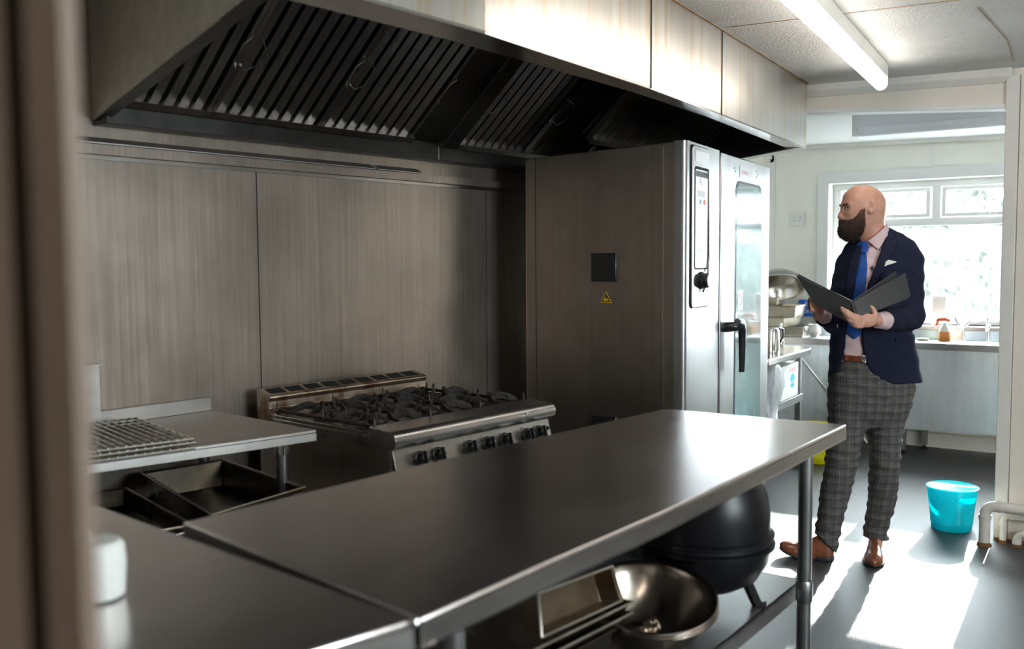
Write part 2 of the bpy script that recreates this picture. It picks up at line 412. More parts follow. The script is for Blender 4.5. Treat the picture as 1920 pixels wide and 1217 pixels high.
# window: outer frame, transom, mullion, two opening top lights, one fixed light below
g = G(); fx0, fx1 = 7.705, 7.76
g.box(fx0, Y0, Z0, fx1, Y1, Z0 + 0.045); g.box(fx0, Y0, Z1 - 0.05, fx1, Y1, Z1); g.box(fx0, Y0, Z0 + 0.045, fx1, Y0 + 0.06, Z1 - 0.05); g.box(fx0, Y1 - 0.06, Z0 + 0.045, fx1, Y1, Z1 - 0.05)
g.box(fx0, Y0 + 0.06, 1.675, fx1, Y1 - 0.06, 1.735); g.box(fx0, 1.265, 1.735, fx1, 1.325, Z1 - 0.05); g.box(fx0, 0.56, 1.735, fx1, 0.61, Z1 - 0.05)
w1 = structure(g, 'window_1', 'pvc', 0.004)
for ya, yb in ((1.335, 1.99), (0.62, 1.255), (-0.28, 0.55)):
    g = G(); zz0, zz1 = 1.74, 1.965
    g.box(7.685, ya, zz0, 7.73, yb, zz0 + 0.028); g.box(7.685, ya, zz1 - 0.028, 7.73, yb, zz1); g.box(7.685, ya, zz0 + 0.028, 7.73, ya + 0.03, zz1 - 0.028); g.box(7.685, yb - 0.03, zz0 + 0.028, 7.73, yb, zz1 - 0.028)
    sash = build(g, 'sash', 'pvc', w1, bevel=0.003)
    g = G(); m_ = (ya + yb) / 2; g.box(7.672, m_ - 0.05, zz0 + 0.004, 7.685, m_ + 0.05, zz0 + 0.02); g.box(7.66, m_ - 0.012, zz0 + 0.006, 7.675, m_ + 0.012, zz0 + 0.03)
    build(g, 'catch', 'white_plastic', w1, sub=sash)
build(G().box(7.728, Y0 + 0.02, 1.72, 7.732, Y1 - 0.02, 1.98), 'pane', 'glass', w1)
build(G().box(7.728, Y0 + 0.02, 0.965, 7.732, Y1 - 0.02, 1.69), 'pane', 'glass', w1)
# blurred doorway edge right beside the photographer
fw, rt = Vector((0.83, 0.5578, 0)), Vector((0.5578, -0.83, 0))
def near(lat, dep): p = fw * dep + rt * lat; return (p.x, p.y)
structure(G().prism([near(-0.2555, 0.50), near(-0.235, 0.498), near(-0.230, 0.506), near(-0.284, 0.60), near(-0.312, 0.60)], 0, 2.32), 'trim_doorway', 'post')
structure(G().prism([near(-0.288, 0.535), near(-0.268, 0.535), near(-0.304, 0.60), near(-0.33, 0.60)], 0, 2.32), 'trim_groove', 'post_dark')  # recessed strip at the back of the groove, in a darker colour
structure(G().prism([near(-0.42, 0.50), near(-0.2665, 0.50), near(-0.32, 0.60), near(-0.46, 0.60)], 0, 2.32), 'trim_door_frame', 'post')

# outside: paving and hedge seen through the glass
ident(build(G().box(7.9, -6, -0.2, 22, 9, -0.1), 'paving', 'ground'), 'pale paving outside beyond the kitchen window', 'paving')
bpy.data.objects['paving']['kind'] = 'structure'
def hedge(name, c, rx, ry, rz, seed, label, n=900):
    r_ = random.Random(seed); g = G()
    for i in range(n):
        th = r_.uniform(0, 2 * math.pi); ph = r_.uniform(-0.3, 1.0) * math.pi / 2; k = r_.uniform(0.75, 1.0)
        p = Vector((c[0] + rx * k * math.cos(th) * math.cos(ph), c[1] + ry * k * math.sin(th) * math.cos(ph), c[2] + rz * k * math.sin(ph)))
        s_ = r_.uniform(0.05, 0.12)
        u = Vector((r_.uniform(-1, 1), r_.uniform(-1, 1), r_.uniform(-1, 1))).normalized(); w = u.cross(Vector((r_.uniform(-1, 1), r_.uniform(-1, 1), 1))).normalized()
        g.add([p - u * s_, p + w * s_ * 0.5, p + u * s_, p - w * s_ * 0.5], [(0, 1, 2, 3)])
    t = thing(name, label, 'bush', (c[0], c[1], -0.1))
    build(g, 'foliage', 'leaf', t, smooth=0, wc=True)
    core = [(0.0, -rz * 0.9)] + [(math.sin(R(q)), -rz * 0.9 * math.cos(R(q))) for q in range(15, 180, 15)] + [(0.0, rz * 0.9)]
    build(G().lathe([(a_ * 0.88, b_) for a_, b_ in core], c, 28, sx=rx, sy=ry, closed=False), 'inner_foliage', 'leaf', t, wc=True)
    build(G().tube([(c[0], c[1], -0.1), (c[0], c[1], c[2])], 0.06, 8), 'trunk', 'rust', t, wc=True)
hedge('garden_bush', (12.5, 2.6, 1.3), 0.9, 1.6, 1.35, 3, 'green bush outside behind the upper left window pane', 2600)
hedge('garden_bush', (14.7, 0.5, 1.0), 1.0, 2.4, 1.05, 4, 'green bush outside behind the big dirty lower pane', 2600)

# plaster board joints in the kitchen ceiling
def zc(y): return 2.29 + (y + 2.7) / 6.7 * 0.14
def joint(a, b, w, nm='trim_ceiling_joint'):
    d_ = Vector((b[0] - a[0], b[1] - a[1], 0)).normalized(); n_ = Vector((-d_.y, d_.x, 0)) * w
    c4 = [(a[0] - n_.x, a[1] - n_.y), (b[0] - n_.x, b[1] - n_.y), (b[0] + n_.x, b[1] + n_.y), (a[0] + n_.x, a[1] + n_.y)]
    structure(G().prism(c4, [zc(y) - 0.002 for x, y in c4], [zc(y) + 0.004 for x, y in c4]), nm, 'sealant')
joint((3.72, 1.44), (3.77, 0.2), 0.0018); joint((4.55, 0.50), (5.05, 0.53), 0.0015); joint((3.9, 0.53), (4.55, 0.50), 0.002)
joint((1.5, 1.505), (3.03, 1.438), 0.004, 'trim_sealant'); joint((3.03, 1.438), (5.16, 1.525), 0.006, 'trim_sealant')

# ================================================================ extractor hood
hood = thing('extractor_hood', 'long stainless extractor hood with black greasy filters, over the cooking line', 'extractor hood', (3.0, 2.2, 1.9))
LW = [0.13, 0.12, 0.078, 0.062, 0.08]
FR = [(1.41, 1.515), (2.045, 1.452), (3.03, 1.443), (3.76, 1.468), (5.16, 1.53)]
for i in range(4):
    (x0, y0), (x1, y1) = FR[i], FR[i + 1]
    build(G().prism([(x0, y0), (x1, y1), (x1, y1 + 0.02), (x0, y0 + 0.02)], 2.03, 2.40), 'front_panel', 'hood_steel', hood, wc=True)
for i in (2, 3):
    x, y = FR[i]; build(G().box(x - 0.0025, y - 0.003, 2.03, x + 0.0025, y + 0.004, 2.375), 'panel_joint', 'seam', hood, wc=True)
g = G()
for i in range(4):
    (x0, y0), (x1, y1) = FR[i], FR[i + 1]
    w0, w1 = LW[i], LW[i + 1]
    g.prism([(x0, y0), (x1, y1), (x1, y1 + w1), (x0, y0 + w0)], 2.028, 2.036)
    g.prism([(x0, y0 + w0 - 0.006), (x1, y1 + w1 - 0.006), (x1, y1 + w1), (x0, y0 + w0)], 2.03, 2.055)
build(g, 'bottom_lip', 'polished', hood, wc=True)
# left end cheek, seen from outside, and its lip
g = G(); LE = [(1.41, 1.515), (1.888, 3.0)]
n_ = Vector((1.485, -0.515, 0)).normalized() * 0.02
g.prism([LE[0], (LE[0][0] + n_.x, LE[0][1] + n_.y), (LE[1][0] + n_.x, LE[1][1] + n_.y), LE[1]], [2.048, 2.048, 1.914, 1.914], [2.42] * 4)
build(g, 'left_cheek', 'cheek', hood, wc=True)
g = G(); n2 = n_ * 1.9
g.prism([LE[0], (LE[0][0] + n2.x, LE[0][1] + n2.y), (LE[1][0] + n2.x, LE[1][1] + n2.y), LE[1]], [2.046, 2.046, 1.912, 1.912], [2.054, 2.054, 1.92, 1.92])
build(g, 'left_lip', 'dark_steel', hood, wc=True)
g = G(); g.prism([(5.14, 1.53), (5.16, 1.53), (5.16, 2.62), (5.14, 2.62)], [2.03, 2.03, 1.905, 1.905], [2.41] * 4)
build(g, 'right_cheek', 'hood_steel', hood, wc=True)
g = G(); g.prism([(5.07, 1.53), (5.16, 1.53), (5.16, 2.62), (5.07, 2.62)], [2.028, 2.028, 1.903, 1.903], [2.036, 2.036, 1.911, 1.911])
build(g, 'right_lip', 'polished', hood, wc=True)
# dark lining
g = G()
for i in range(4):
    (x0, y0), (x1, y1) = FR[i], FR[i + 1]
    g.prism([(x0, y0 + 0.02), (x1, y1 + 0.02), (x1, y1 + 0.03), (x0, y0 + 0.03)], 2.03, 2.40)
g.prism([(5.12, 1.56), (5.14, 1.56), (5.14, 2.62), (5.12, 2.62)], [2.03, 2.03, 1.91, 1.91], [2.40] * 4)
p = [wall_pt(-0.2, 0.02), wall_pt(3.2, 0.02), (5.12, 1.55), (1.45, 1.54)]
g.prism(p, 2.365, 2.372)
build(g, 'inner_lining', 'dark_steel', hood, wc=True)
# rear channel on the wall
g = G(); q = [wall_pt(-0.12, 0.10), wall_pt(3.15, 0.10), wall_pt(3.15, 0.06), wall_pt(-0.12, 0.06)]
g.prism(q, 1.90, 1.985)
g.prism([wall_pt(-0.12, 0.06), wall_pt(3.15, 0.06), wall_pt(3.15, 0.0), wall_pt(-0.12, 0.0)], 1.90, 1.915)
build(g, 'rear_channel', 'dark_steel', hood, wc=True, bevel=0.002)
build(G().prism([wall_pt(0.0, 0.112), wall_pt(0.10, 0.112), wall_pt(0.10, 0.10), wall_pt(0.0, 0.10)], 1.962, 1.974), 'drip_tab', 'bench_steel', hood, wc=True)
build(G().prism([wall_pt(1.455, 0.106), wall_pt(1.46, 0.106), wall_pt(1.46, 0.10), wall_pt(1.455, 0.10)], 1.90, 1.985), 'channel_joint', 'bench_steel', hood, wc=True)
# baffle filters
def slope_pt(t, s, n=0.0, off0=0.10, z0=1.99, base=None):
    "t along the wall, s metres up the 40 degree slope, n out of the filter face"
    cs, sn = math.cos(R(40)), math.sin(R(40))
    x, y = wall_pt(t, off0 + s * cs + n * (-sn) * -1.0)
    return (x, y, z0 + s * sn - n * cs)
def baffle(t0, t1, L=0.56, n_slat=None, off0=0.10, z0=1.99, handles=True):
    g = G(); fr = 0.018
    def slab(ta, tb, sa, sb, n0, n1, tilt=0.0):
        c8 = []
        for (t, s, n) in ((ta, sa, n0), (tb, sa, n0 + tilt), (tb, sb, n0 + tilt), (ta, sb, n0)): c8.append(slope_pt(t, s, n, off0, z0))
        for (t, s, n) in ((ta, sa, n1), (tb, sa, n1 + tilt), (tb, sb, n1 + tilt), (ta, sb, n1)): c8.append(slope_pt(t, s, n, off0, z0))
        g.add(c8, [(0, 1, 2, 3), (7, 6, 5, 4), (0, 4, 5, 1), (1, 5, 6, 2), (2, 6, 7, 3), (3, 7, 4, 0)])
    slab(t0, t0 + fr, 0, L, 0.0, 0.03); slab(t1 - fr, t1, 0, L, 0.0, 0.03); slab(t0, t1, 0, 0.030, 0.0, 0.046); slab(t0, t1, L - 0.022, L, 0.0, 0.03)
    n_slat = n_slat or max(3, round((t1 - t0) / 0.062)); step = (t1 - t0 - 2 * fr) / n_slat
    for i in range(n_slat):
        ta = t0 + fr + (i + 0.22) * step
        slab(ta, ta + step * 0.42, 0.03, L - 0.02, 0.010, 0.013, 0.014)
        slab(ta - step * 0.03, ta, 0.03, L - 0.02, -0.015, 0.013)
    f = build(g, 'grease_filter', 'slat_steel', hood, wc=True, smooth=0)
    g = G(); slab_g = g
    v8 = [slope_pt(t, s, n, off0, z0) for n in (-0.03, -0.026) for (t, s) in ((t0, 0), (t1, 0), (t1, L), (t0, L))]
    build(G().add(v8, [(0, 1, 2, 3), (7, 6, 5, 4), (0, 4, 5, 1), (1, 5, 6, 2), (2, 6, 7, 3), (3, 7, 4, 0)]), 'filter_back', 'void', hood, wc=True, smooth=0, sub=f)
    if handles:
        for tt, sg in ((t0 + 0.009, 1), (t1 - 0.009, -1)):
            pts = [slope_pt(tt, 0.24, 0.03, off0, z0), slope_pt(tt + sg * 0.01, 0.24, 0.055, off0, z0), slope_pt(tt + sg * 0.035, 0.27, 0.06, off0, z0), slope_pt(tt + sg * 0.035, 0.35, 0.06, off0, z0), slope_pt(tt + sg * 0.01, 0.38, 0.055, off0, z0), slope_pt(tt, 0.38, 0.03, off0, z0)]
            gg = G().tube(pts, 0.0018, 6)
            for e in (pts[0], pts[-1]): gg.lathe([(0.0, -0.006), (0.006, -0.004), (0.006, 0.004), (0.0, 0.006)], e, 8, closed=False)
            v = [(a_ - hood.location.x, b_ - hood.location.y, c_ - hood.location.z) for a_, b_, c_ in gg.v]; gg.v = v
            build(gg, 'handle', 'wire', hood, sub=f)
for t0, t1 in ((-0.115, 0.254), (0.256, 0.752), (0.754, 1.262), (1.555, 2.055), (2.057, 2.56), (2.562, 3.06)):
    baffle(t0, t1)
def blank(t0, t1, n0=0.0, n1=0.02, mat='dark_steel', name='blank_panel', L=0.56):
    v = [slope_pt(t, s, n) for n in (n0, n1) for (t, s) in ((t0, 0), (t1, 0), (t1, L), (t0, L))]
    build(G().add(v, [(0, 1, 2, 3), (7, 6, 5, 4), (0, 4, 5, 1), (1, 5, 6, 2), (2, 6, 7, 3), (3, 7, 4, 0)]), name, mat, hood, wc=True, smooth=0)
blank(1.264, 1.45); blank(1.452, 1.552, 0.02, 0.045, 'dark_steel', 'mullion')
blank(1.446, 1.453, 0.02, 0.048, 'slat_steel', 'mullion_edge')
baffle(2.0, 3.02, 0.42, 17, 0.55, 2.015, False)

# capped cable rail along the wall under the hood
rail = thing('wall_rail', 'long steel capping rail fixed across the wall just below the hood', 'rail', (3.0, 2.85, 1.8))
g = G(); g.prism([wall_pt(-2.2, 0.03), wall_pt(3.2, 0.03), wall_pt(3.2, 0.0), wall_pt(-2.2, 0.0)], 1.802, 1.836)
build(g, 'rail_body', 'wall_steel', rail, wc=True)
for ta, tb in ((-2.2, 1.13), (1.15, 1.42)):
    g = G(); g.prism([wall_pt(ta, 0.034), wall_pt(tb, 0.034), wall_pt(tb, 0.0), wall_pt(ta, 0.0)], [1.838, 1.838, 1.838, 1.838], [1.842, 1.842, 1.862, 1.862])
    build(g, 'rail_cap', 'bench_steel', rail, wc=True)
build(G().prism([wall_pt(-2.2, 0.012), wall_pt(3.2, 0.012), wall_pt(3.2, 0.0), wall_pt(-2.2, 0.0)], 1.786, 1.80), 'rail_lip', 'edge_steel', rail, wc=True)

# ================================================================ six burner range
rg = thing('gas_range', 'six-burner gas range with black knobs, left of the tall oven', 'cooker', (2.335, 2.045, 0.0), -7.5)
W, D = 0.825, 0.80
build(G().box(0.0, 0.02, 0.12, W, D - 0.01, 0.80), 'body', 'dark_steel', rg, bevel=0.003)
build(G().box(-0.003, 0.02, 0.14, 0.0, D - 0.02, 0.80), 'side_panel', 'oven_side', rg)
for x in (0.06, W - 0.06):
    for y in (0.10, D - 0.1): build(G().lathe([(0.02, 0.0), (0.022, 0.02), (0.018, 0.12)], (x, y, 0), 12), 'foot', 'galv', rg)
# hob deck with raised rim
g = G(); g.box(0.0, 0.10, 0.80, W, D - 0.08, 0.835); g.box(0, 0.10, 0.835, 0.012, D - 0.08, 0.85); g.box(W - 0.012, 0.10, 0.835, W, D - 0.08, 0.85)
build(g, 'hob_deck', 'range_steel', rg, bevel=0.002)
# bull-nosed front rail
prof = [(0.11, 0.868), (0.02, 0.862)] + [(0.005 + 0.030 * math.cos(a) , 0.832 + 0.030 * math.sin(a)) for a in [R(q) for q in range(90, 271, 20)]]
prof = [(0.115, 0.870), (0.02, 0.864)] + [(0.014 - 0.034 * math.sin(R(q)), 0.832 + 0.032 * math.cos(R(q))) for q in range(0, 181, 15)] + [(0.115, 0.800)]
g = G().extrude([(-0.012, y, z) for y, z in prof], (W + 0.024, 0, 0))
build(g, 'front_rail', 'range_steel', rg, smooth=40, bevel=0.002)
build(G().box(0.655, -0.0212, 0.842, 0.667, -0.0195, 0.848), 'scuff_mark', 'sponge', rg)
# sloped control panel
g = G().extrude([(0, 0.012, 0.80), (0, -0.012, 0.715), (0, 0.0, 0.700), (0, 0.03, 0.70), (0, 0.03, 0.80)], (W, 0, 0))
cp = build(g, 'control_panel', 'range_steel', rg, bevel=0.002)
build(G().extrude([(0.0, 0.001, 0.716), (0, -0.034, 0.700), (0, -0.034, 0.696), (0, 0.001, 0.696)], (W, 0, 0)), 'drip_edge', 'polished', rg)
build(G().box(0.0, 0.02, 0.20, W, 0.025, 0.695), 'oven_door', 'range_steel', rg, bevel=0.003)
kn = None
tilt = math.atan2(0.024, 0.085)
MK = Matrix.Rotation(R(90) - tilt * -1 * -1, 4, 'X')
def knob_geo():
    g = G(); g.lathe([(0.026, 0.0), (0.028, 0.004), (0.027, 0.012), (0.020, 0.014)], (0, 0, 0), 24, MK)
    g.lathe([(0.021, 0.012), (0.019, 0.034), (0.014, 0.038), (0.0, 0.038)], (0, 0, 0), 6, MK)
    return g
def grip_geo():
    g = G(); c8 = [(-0.0045, -0.022, 0.03), (0.0045, -0.022, 0.03), (0.0045, 0.022, 0.03), (-0.0045, 0.022, 0.03), (-0.003, -0.021, 0.046), (0.003, -0.021, 0.046), (0.003, 0.021, 0.046), (-0.003, 0.021, 0.046)]
    c8 = [tuple(MK @ Vector(p)) for p in c8]
    return g.add(c8, [(0, 3, 2, 1), (4, 5, 6, 7), (0, 1, 5, 4), (1, 2, 6, 5), (2, 3, 7, 6), (3, 0, 4, 7)])
for u in (0.105, 0.190, 0.350, 0.445, 0.540, 0.668, 0.742):
    z = 0.757
    if kn is None:
        kn = build(knob_geo(), 'knob', 'black', rg, bevel=0.001); gp = build(grip_geo(), 'grip', 'printblack', rg, sub=kn, bevel=0.001); k = kn
        ring = build(G().lathe([(0.031, -0.001), (0.031, 0.002), (0.0, 0.002)], (0, 0, 0), 24, MK), 'bezel', 'chrome', rg, sub=kn)
    else: k = copy_tree(kn, rg)
    k.location = (u, -0.004, z)
build(G().lathe([(0.008, 0.0), (0.008, 0.012), (0.005, 0.02), (0, 0.02)], (0.79, -0.003, 0.765), 12, MK), 'igniter_button', 'black', rg)
# printed burner symbols under the knobs
for u in (0.15, 0.235, 0.395, 0.49, 0.585, 0.71):
    build(G().box(u - 0.009, -0.0165, 0.706, u + 0.009, -0.0125, 0.715), 'burner_mark', 'grey_print', rg, sub=cp)
# rear riser with nine vent slots
prof = [(D, 0.80), (D, 0.938), (D - 0.004, 0.938), (D - 0.075, 0.922)] + [(D - 0.078 - 0.010 * math.sin(R(q)), 0.911 + 0.010 * math.cos(R(q))) for q in (20, 50, 90)] + [(D - 0.078, 0.895), (D - 0.08, 0.87), (D - 0.10, 0.85), (D - 0.10, 0.80)]
rs = build(G().extrude([(0, y, z) for y, z in prof], (W, 0, 0)), 'rear_riser', 'burnt_steel', rg, bevel=0.001)
for i in range(9):
    x = 0.022 + i * 0.088; zs = lambda y: 0.922 + (y - (D - 0.075)) * 0.2254 + 0.0006
    ya_, yb_ = D - 0.066, D - 0.014
    build(G().extrude([(x, ya_, zs(ya_)), (x + 0.07, ya_, zs(ya_)), (x + 0.074, yb_, zs(yb_)), (x + 0.004, yb_, zs(yb_))], (0, 0, 0.0008)), 'vent_slot', 'void', rg, sub=rs, smooth=0)
# burners and pan supports
cell = (W - 0.03) / 3
for i in range(3):
    for j in range(2):
        cx, cy = 0.015 + cell * (i + 0.5), 0.255 + j * 0.265
        g = G().lathe([(0.075, 0.835), (0.078, 0.842), (0.060, 0.846)], (cx, cy, 0), 28)
        bn = build(g, 'burner', 'burnt_steel', rg)
        g = G().lathe([(0.034, 0.842), (0.038, 0.852), (0.036, 0.862), (0.02, 0.868), (0, 0.868)], (cx, cy, 0), 24)
        build(g, 'burner_cap', 'iron', rg, sub=bn)
for i in range(3):
    g = G(); x0, x1, ya, yb = 0.015 + cell * i + 0.004, 0.015 + cell * (i + 1) - 0.004, 0.118, 0.70
    zb, zt = 0.856, 0.868
    for (a_, b_, c_, d_) in ((x0, ya, x1, ya + 0.012), (x0, yb - 0.012, x1, yb), (x0, ya, x0 + 0.012, yb), (x1 - 0.012, ya, x1, yb), (x0, (ya + yb) / 2 - 0.006, x1, (ya + yb) / 2 + 0.006)): g.box(a_, b_, zb, c_, d_, zt)
    for (px_, py_) in ((x0 + 0.006, ya + 0.006), (x1 - 0.006, ya + 0.006), (x0 + 0.006, yb - 0.006), (x1 - 0.006, yb - 0.006)): g.box(px_ - 0.006, py_ - 0.006, 0.836, px_ + 0.006, py_ + 0.006, zb)
    sup = build(g, 'pan_support', 'iron', rg, bevel=0.002)
    for j in range(2):
        cx, cy = 0.015 + cell * (i + 0.5), 0.255 + j * 0.265
        g = G()
        for k in range(8):
            an = R(45 * k + 0); ux, uy = math.cos(an), math.sin(an); far = 0.125 if k % 2 == 0 else 0.158
            if k % 2: 
                # arched fin
                arc = [(0.050, 0.868), (0.058, 0.893), (0.085, 0.902), (0.115, 0.897), (far - 0.006, 0.880), (far, 0.866), (far - 0.02, 0.862), (0.10, 0.872), (0.075, 0.872), (0.06, 0.862)]
            else: arc = [(0.055, 0.866), (0.055, 0.892), (0.066, 0.896), (0.09, 0.874), (far - 0.003, 0.868), (far - 0.003, 0.860)]
            w = 0.0045
            pts = [(cx + ux * r_ - uy * -w, cy + uy * r_ + ux * -w, z_) for r_, z_ in arc]
            g.extrude(pts, (-uy * 2 * w, ux * 2 * w, 0))
        build(g, 'pan_fins', 'iron', rg, sub=sup, smooth=0, bevel=0.0012)
        for k in range(0):
            pass
for i in range(4):
    for j in range(3):
        x, y = 0.019 + cell * i, 0.124 + j * 0.285
        build(G().lathe([(0.005, 0.860), (0.0045, 0.885), (0.001, 0.896)], (min(x, W - 0.02), y, 0), 8), 'locating_pin', 'iron', rg)

# ================================================================ tall combination oven
ov = thing('combi_oven', 'tall stainless combination oven with a narrow glass door, right of the gas range', 'oven', (3.83, 1.655, 0.0), 4.0)
FWID = 1.386
def ovl(X, Y):  # world to oven frame
    ca, sa = math.cos(R(4)), math.sin(R(4)); dx, dy = X - 3.83, Y - 1.655
    return (dx * ca + dy * sa, -dx * sa + dy * ca)
bl = ovl(3.83, 2.49); br = ovl(5.20, 2.50)
g = G().prism([(0, 0.03), (FWID, 0.03), br, bl], 0.14, [1.948, 1.945, 1.93, 1.922])
build(g, 'casing', 'oven_side', ov, bevel=0.004)
for x, y in ((0.08, 0.12), (FWID - 0.08, 0.12), (0.12, 0.72), (FWID - 0.1, 0.72)): build(G().lathe([(0.03, 0), (0.03, 0.02), (0.02, 0.03), (0.02, 0.15)], (x, y, 0), 16), 'foot', 'galv', ov)
# rounded front corner post and control column
prof = [(0.0, 0.055)] + [(0.022 - 0.022 * math.cos(R(q)), 0.022 - 0.022 * math.sin(R(q))) for q in range(0, 91, 15)] + [(0.475, 0.0), (0.475, 0.055)]
build(G().prism(prof[::-1], 0.14, 1.95), 'control_column', 'oven_front', ov, smooth=40)
dr = build(G().box(0.488, -0.006, 0.30, FWID, 0.028, 1.945), 'door', 'oven_front', ov, bevel=0.006)
build(G().box(0.475, 0.01, 0.14, 0.488, 0.03, 1.945), 'door_gap', 'seam', ov)
build(G().box(0.488, 0.0, 0.14, FWID, 0.03, 0.292), 'plinth', 'oven_front', ov, bevel=0.004)
# glass: rounded long pane
def rrect(x0, z0, x1, z1, r, y, n=5):
    pts = []
    for cx, cz, a0 in ((x1 - r, z1 - r, 0), (x0 + r, z1 - r, 90), (x0 + r, z0 + r, 180), (x1 - r, z0 + r, 270)):
        for k in range(n + 1): a = R(a0 + 90 * k / n); pts.append((cx + r * math.cos(a), y, cz + r * math.sin(a)))
    return pts
gs = build(G().extrude(rrect(0.735, 0.50, 1.205, 1.815, 0.05, -0.0095), (0, 0.006, 0)), 'glass_pane', 'oven_glass', ov, sub=dr, smooth=0)
gs.parent = dr
build(G().extrude(rrect(0.722, 0.487, 1.218, 1.828, 0.06, -0.008), (0, 0.004, 0)), 'glass_seal', 'screen', ov, sub=dr, smooth=0)
for x, z, w_, h_ in ((0.765, 1.17, 0.09, 0.10),):
    st = build(G().box(x, -0.0105, z, x + w_, -0.0097, z + h_), 'round_sticker', 'panelwhite', ov, sub=dr)
g = G().lathe([(0.026, -0.0), (0.032, 0.0005), (0.032, 0.001), (0.026, 0.001)], (0.81, -0.0115, 1.22), 24, Matrix.Rotation(R(90), 4, 'X'), closed=False)
build(g, 'sticker_ring', 'grey_print', ov, sub=dr)
lb = build(G().box(0.79, -0.0085, 1.845, 1.02, -0.0062, 1.905), 'door_label', 'panelwhite', ov, sub=dr)
g = G()
for k in range(9): g.box(0.825 + 0.013 * k, -0.0092, 1.868 - 0.001 * (k % 2), 0.833 + 0.013 * k, -0.0084, 1.884)
build(g, 'faded_print', 'faded_red', ov, sub=dr)
# lever handle
hd = G(); hd.tube([(0.575, 0.0, 1.095), (0.575, -0.045, 1.10), (0.60, -0.062, 1.10)], [0.026, 0.024, 0.022], 14)
hd.tube([(0.59, -0.06, 1.115), (0.625, -0.068, 1.11), (0.645, -0.07, 1.08), (0.648, -0.07, 0.98), (0.650, -0.068, 0.87)], [0.02, 0.022, 0.020, 0.017, 0.014], 14, flat=1.25)
build(hd, 'door_handle', 'black', ov, sub=dr, smooth=60)
# control panel
pan = build(G().extrude(rrect(0.062, 1.215, 0.315, 1.935, 0.02, -0.010), (0, 0.012, 0)), 'control_panel', 'oven_front', ov, bevel=0.002)
build(G().extrude(rrect(0.058, 1.211, 0.319, 1.939, 0.021, -0.003), (0, 0.004, 0)), 'panel_gasket', 'void', ov, sub=pan, smooth=0)
build(G().extrude(rrect(0.10, 1.865, 0.285, 1.915, 0.004, -0.0115), (0, 0.002, 0)), 'name_plate', 'panelwhite', ov, sub=pan, smooth=0)
dp = build(G().extrude(rrect(0.085, 1.385, 0.29, 1.845, 0.02, -0.0112), (0, 0.002, 0)), 'overlay_frame', 'void', ov, sub=pan, smooth=0)
build(G().extrude(rrect(0.095, 1.392, 0.265, 1.832, 0.012, -0.0125), (0, 0.002, 0)), 'overlay', 'panelwhite', ov, sub=pan, smooth=0)
g = G(); 
for x0, z0, x1, z1 in ((0.13, 1.595, 0.262, 1.665), (0.13, 1.455, 0.262, 1.57), (0.10, 1.80, 0.262, 1.825)): g.box(x0, -0.0138, z0, x1, -0.012, z1)
build(g, 'display', 'screen', ov, sub=pan)
g = G()
for k in range(4): g.box(0.135, -0.0142, 1.47 + k * 0.022, 0.20 + 0.01 * (k % 2), -0.0137, 1.474 + k * 0.022)
g.box(0.12, -0.013, 1.71, 0.22, -0.0122, 1.74)
for x in (0.135, 0.165, 0.195, 0.225): g.box(x, -0.0135, 1.425, x + 0.014, -0.0122, 1.435)
for x, z in ((0.15, 1.775), (0.17, 1.76)): g.box(x, -0.0135, z, x + 0.012, -0.0122, z + 0.022)
build(g, 'panel_print', 'grey_print', ov, sub=pan)
build(G().lathe([(0.012, 0), (0.012, 0.002), (0, 0.002)], (0.215, -0.0125, 1.69), 16, Matrix.Rotation(R(90), 4, 'X')), 'red_symbol', 'red', ov, sub=pan)
build(G().lathe([(0.012, 0), (0.012, 0.002), (0, 0.002)], (0.16, -0.0125, 1.69), 16, Matrix.Rotation(R(90), 4, 'X')), 'blue_symbol', 'sign_blue', ov, sub=pan)
g = G().lathe([(0.040, 0), (0.040, 0.012), (0.034, 0.014), (0.034, 0.032), (0.030, 0.036)], (0.185, -0.011, 1.335), 28, Matrix.Rotation(R(90), 4, 'X'))
kb = build(g, 'selector_knob', 'black', ov, sub=pan)
build(G().lathe([(0.031, 0.0), (0.030, 0.004), (0, 0.005)], (0.185, -0.047, 1.335), 28, Matrix.Rotation(R(90), 4, 'X')), 'knob_cap', 'polished', ov, sub=pan)
build(G().tube([(0.275, -0.014, 1.83), (0.279, -0.016, 1.45), (0.255, -0.02, 1.37), (0.225, -0.022, 1.31), (0.185, -0.02, 1.285)], 0.006, 8), 'panel_grip', 'wire', ov, sub=pan, smooth=60)
# left side details (side wall runs from (0,0.03) to bl)
sd = Vector((bl[0], bl[1] - 0.03, 0)).normalized(); sn = Vector((-sd.y, sd.x, 0))
def side(yw, n=0.0):  # yw: distance along the side from the front corner
    p = Vector((0, 0.03, 0)) + sd * yw + sn * n; return (p.x, p.y)
for yw in (0.075, 0.745):
    build(G().prism([side(yw, 0.0015), side(yw + 0.003, 0.0015), side(yw + 0.003, -0.001), side(yw, -0.001)][::-1], 0.16, 1.925), 'side_seam', 'polished' if yw < 0.1 else 'seam', ov)
def side_box(y0, y1, z0, z1, n, name, mat, bev=0.0, sub=None):
    return build(G().prism([side(y0, n), side(y1, n), side(y1, 0), side(y0, 0)][::-1], z0, z1), name, mat, ov, bevel=bev, sub=sub)
for z0, z1 in ((1.331, 1.462), (0.575, 0.705)):
    vt = side_box(0.305, 0.437, z0, z1, 0.012, 'vent_grille', 'black', 0.004)
    g = G()
    for k in range(9):
        z = z0 + 0.014 + k * 0.0125; g.prism([side(0.315, 0.0135), side(0.42, 0.0135), side(0.42, 0.011), side(0.315, 0.011)][::-1], z, z + 0.004)
    build(g, 'vent_louvres', 'iron', ov, sub=vt)
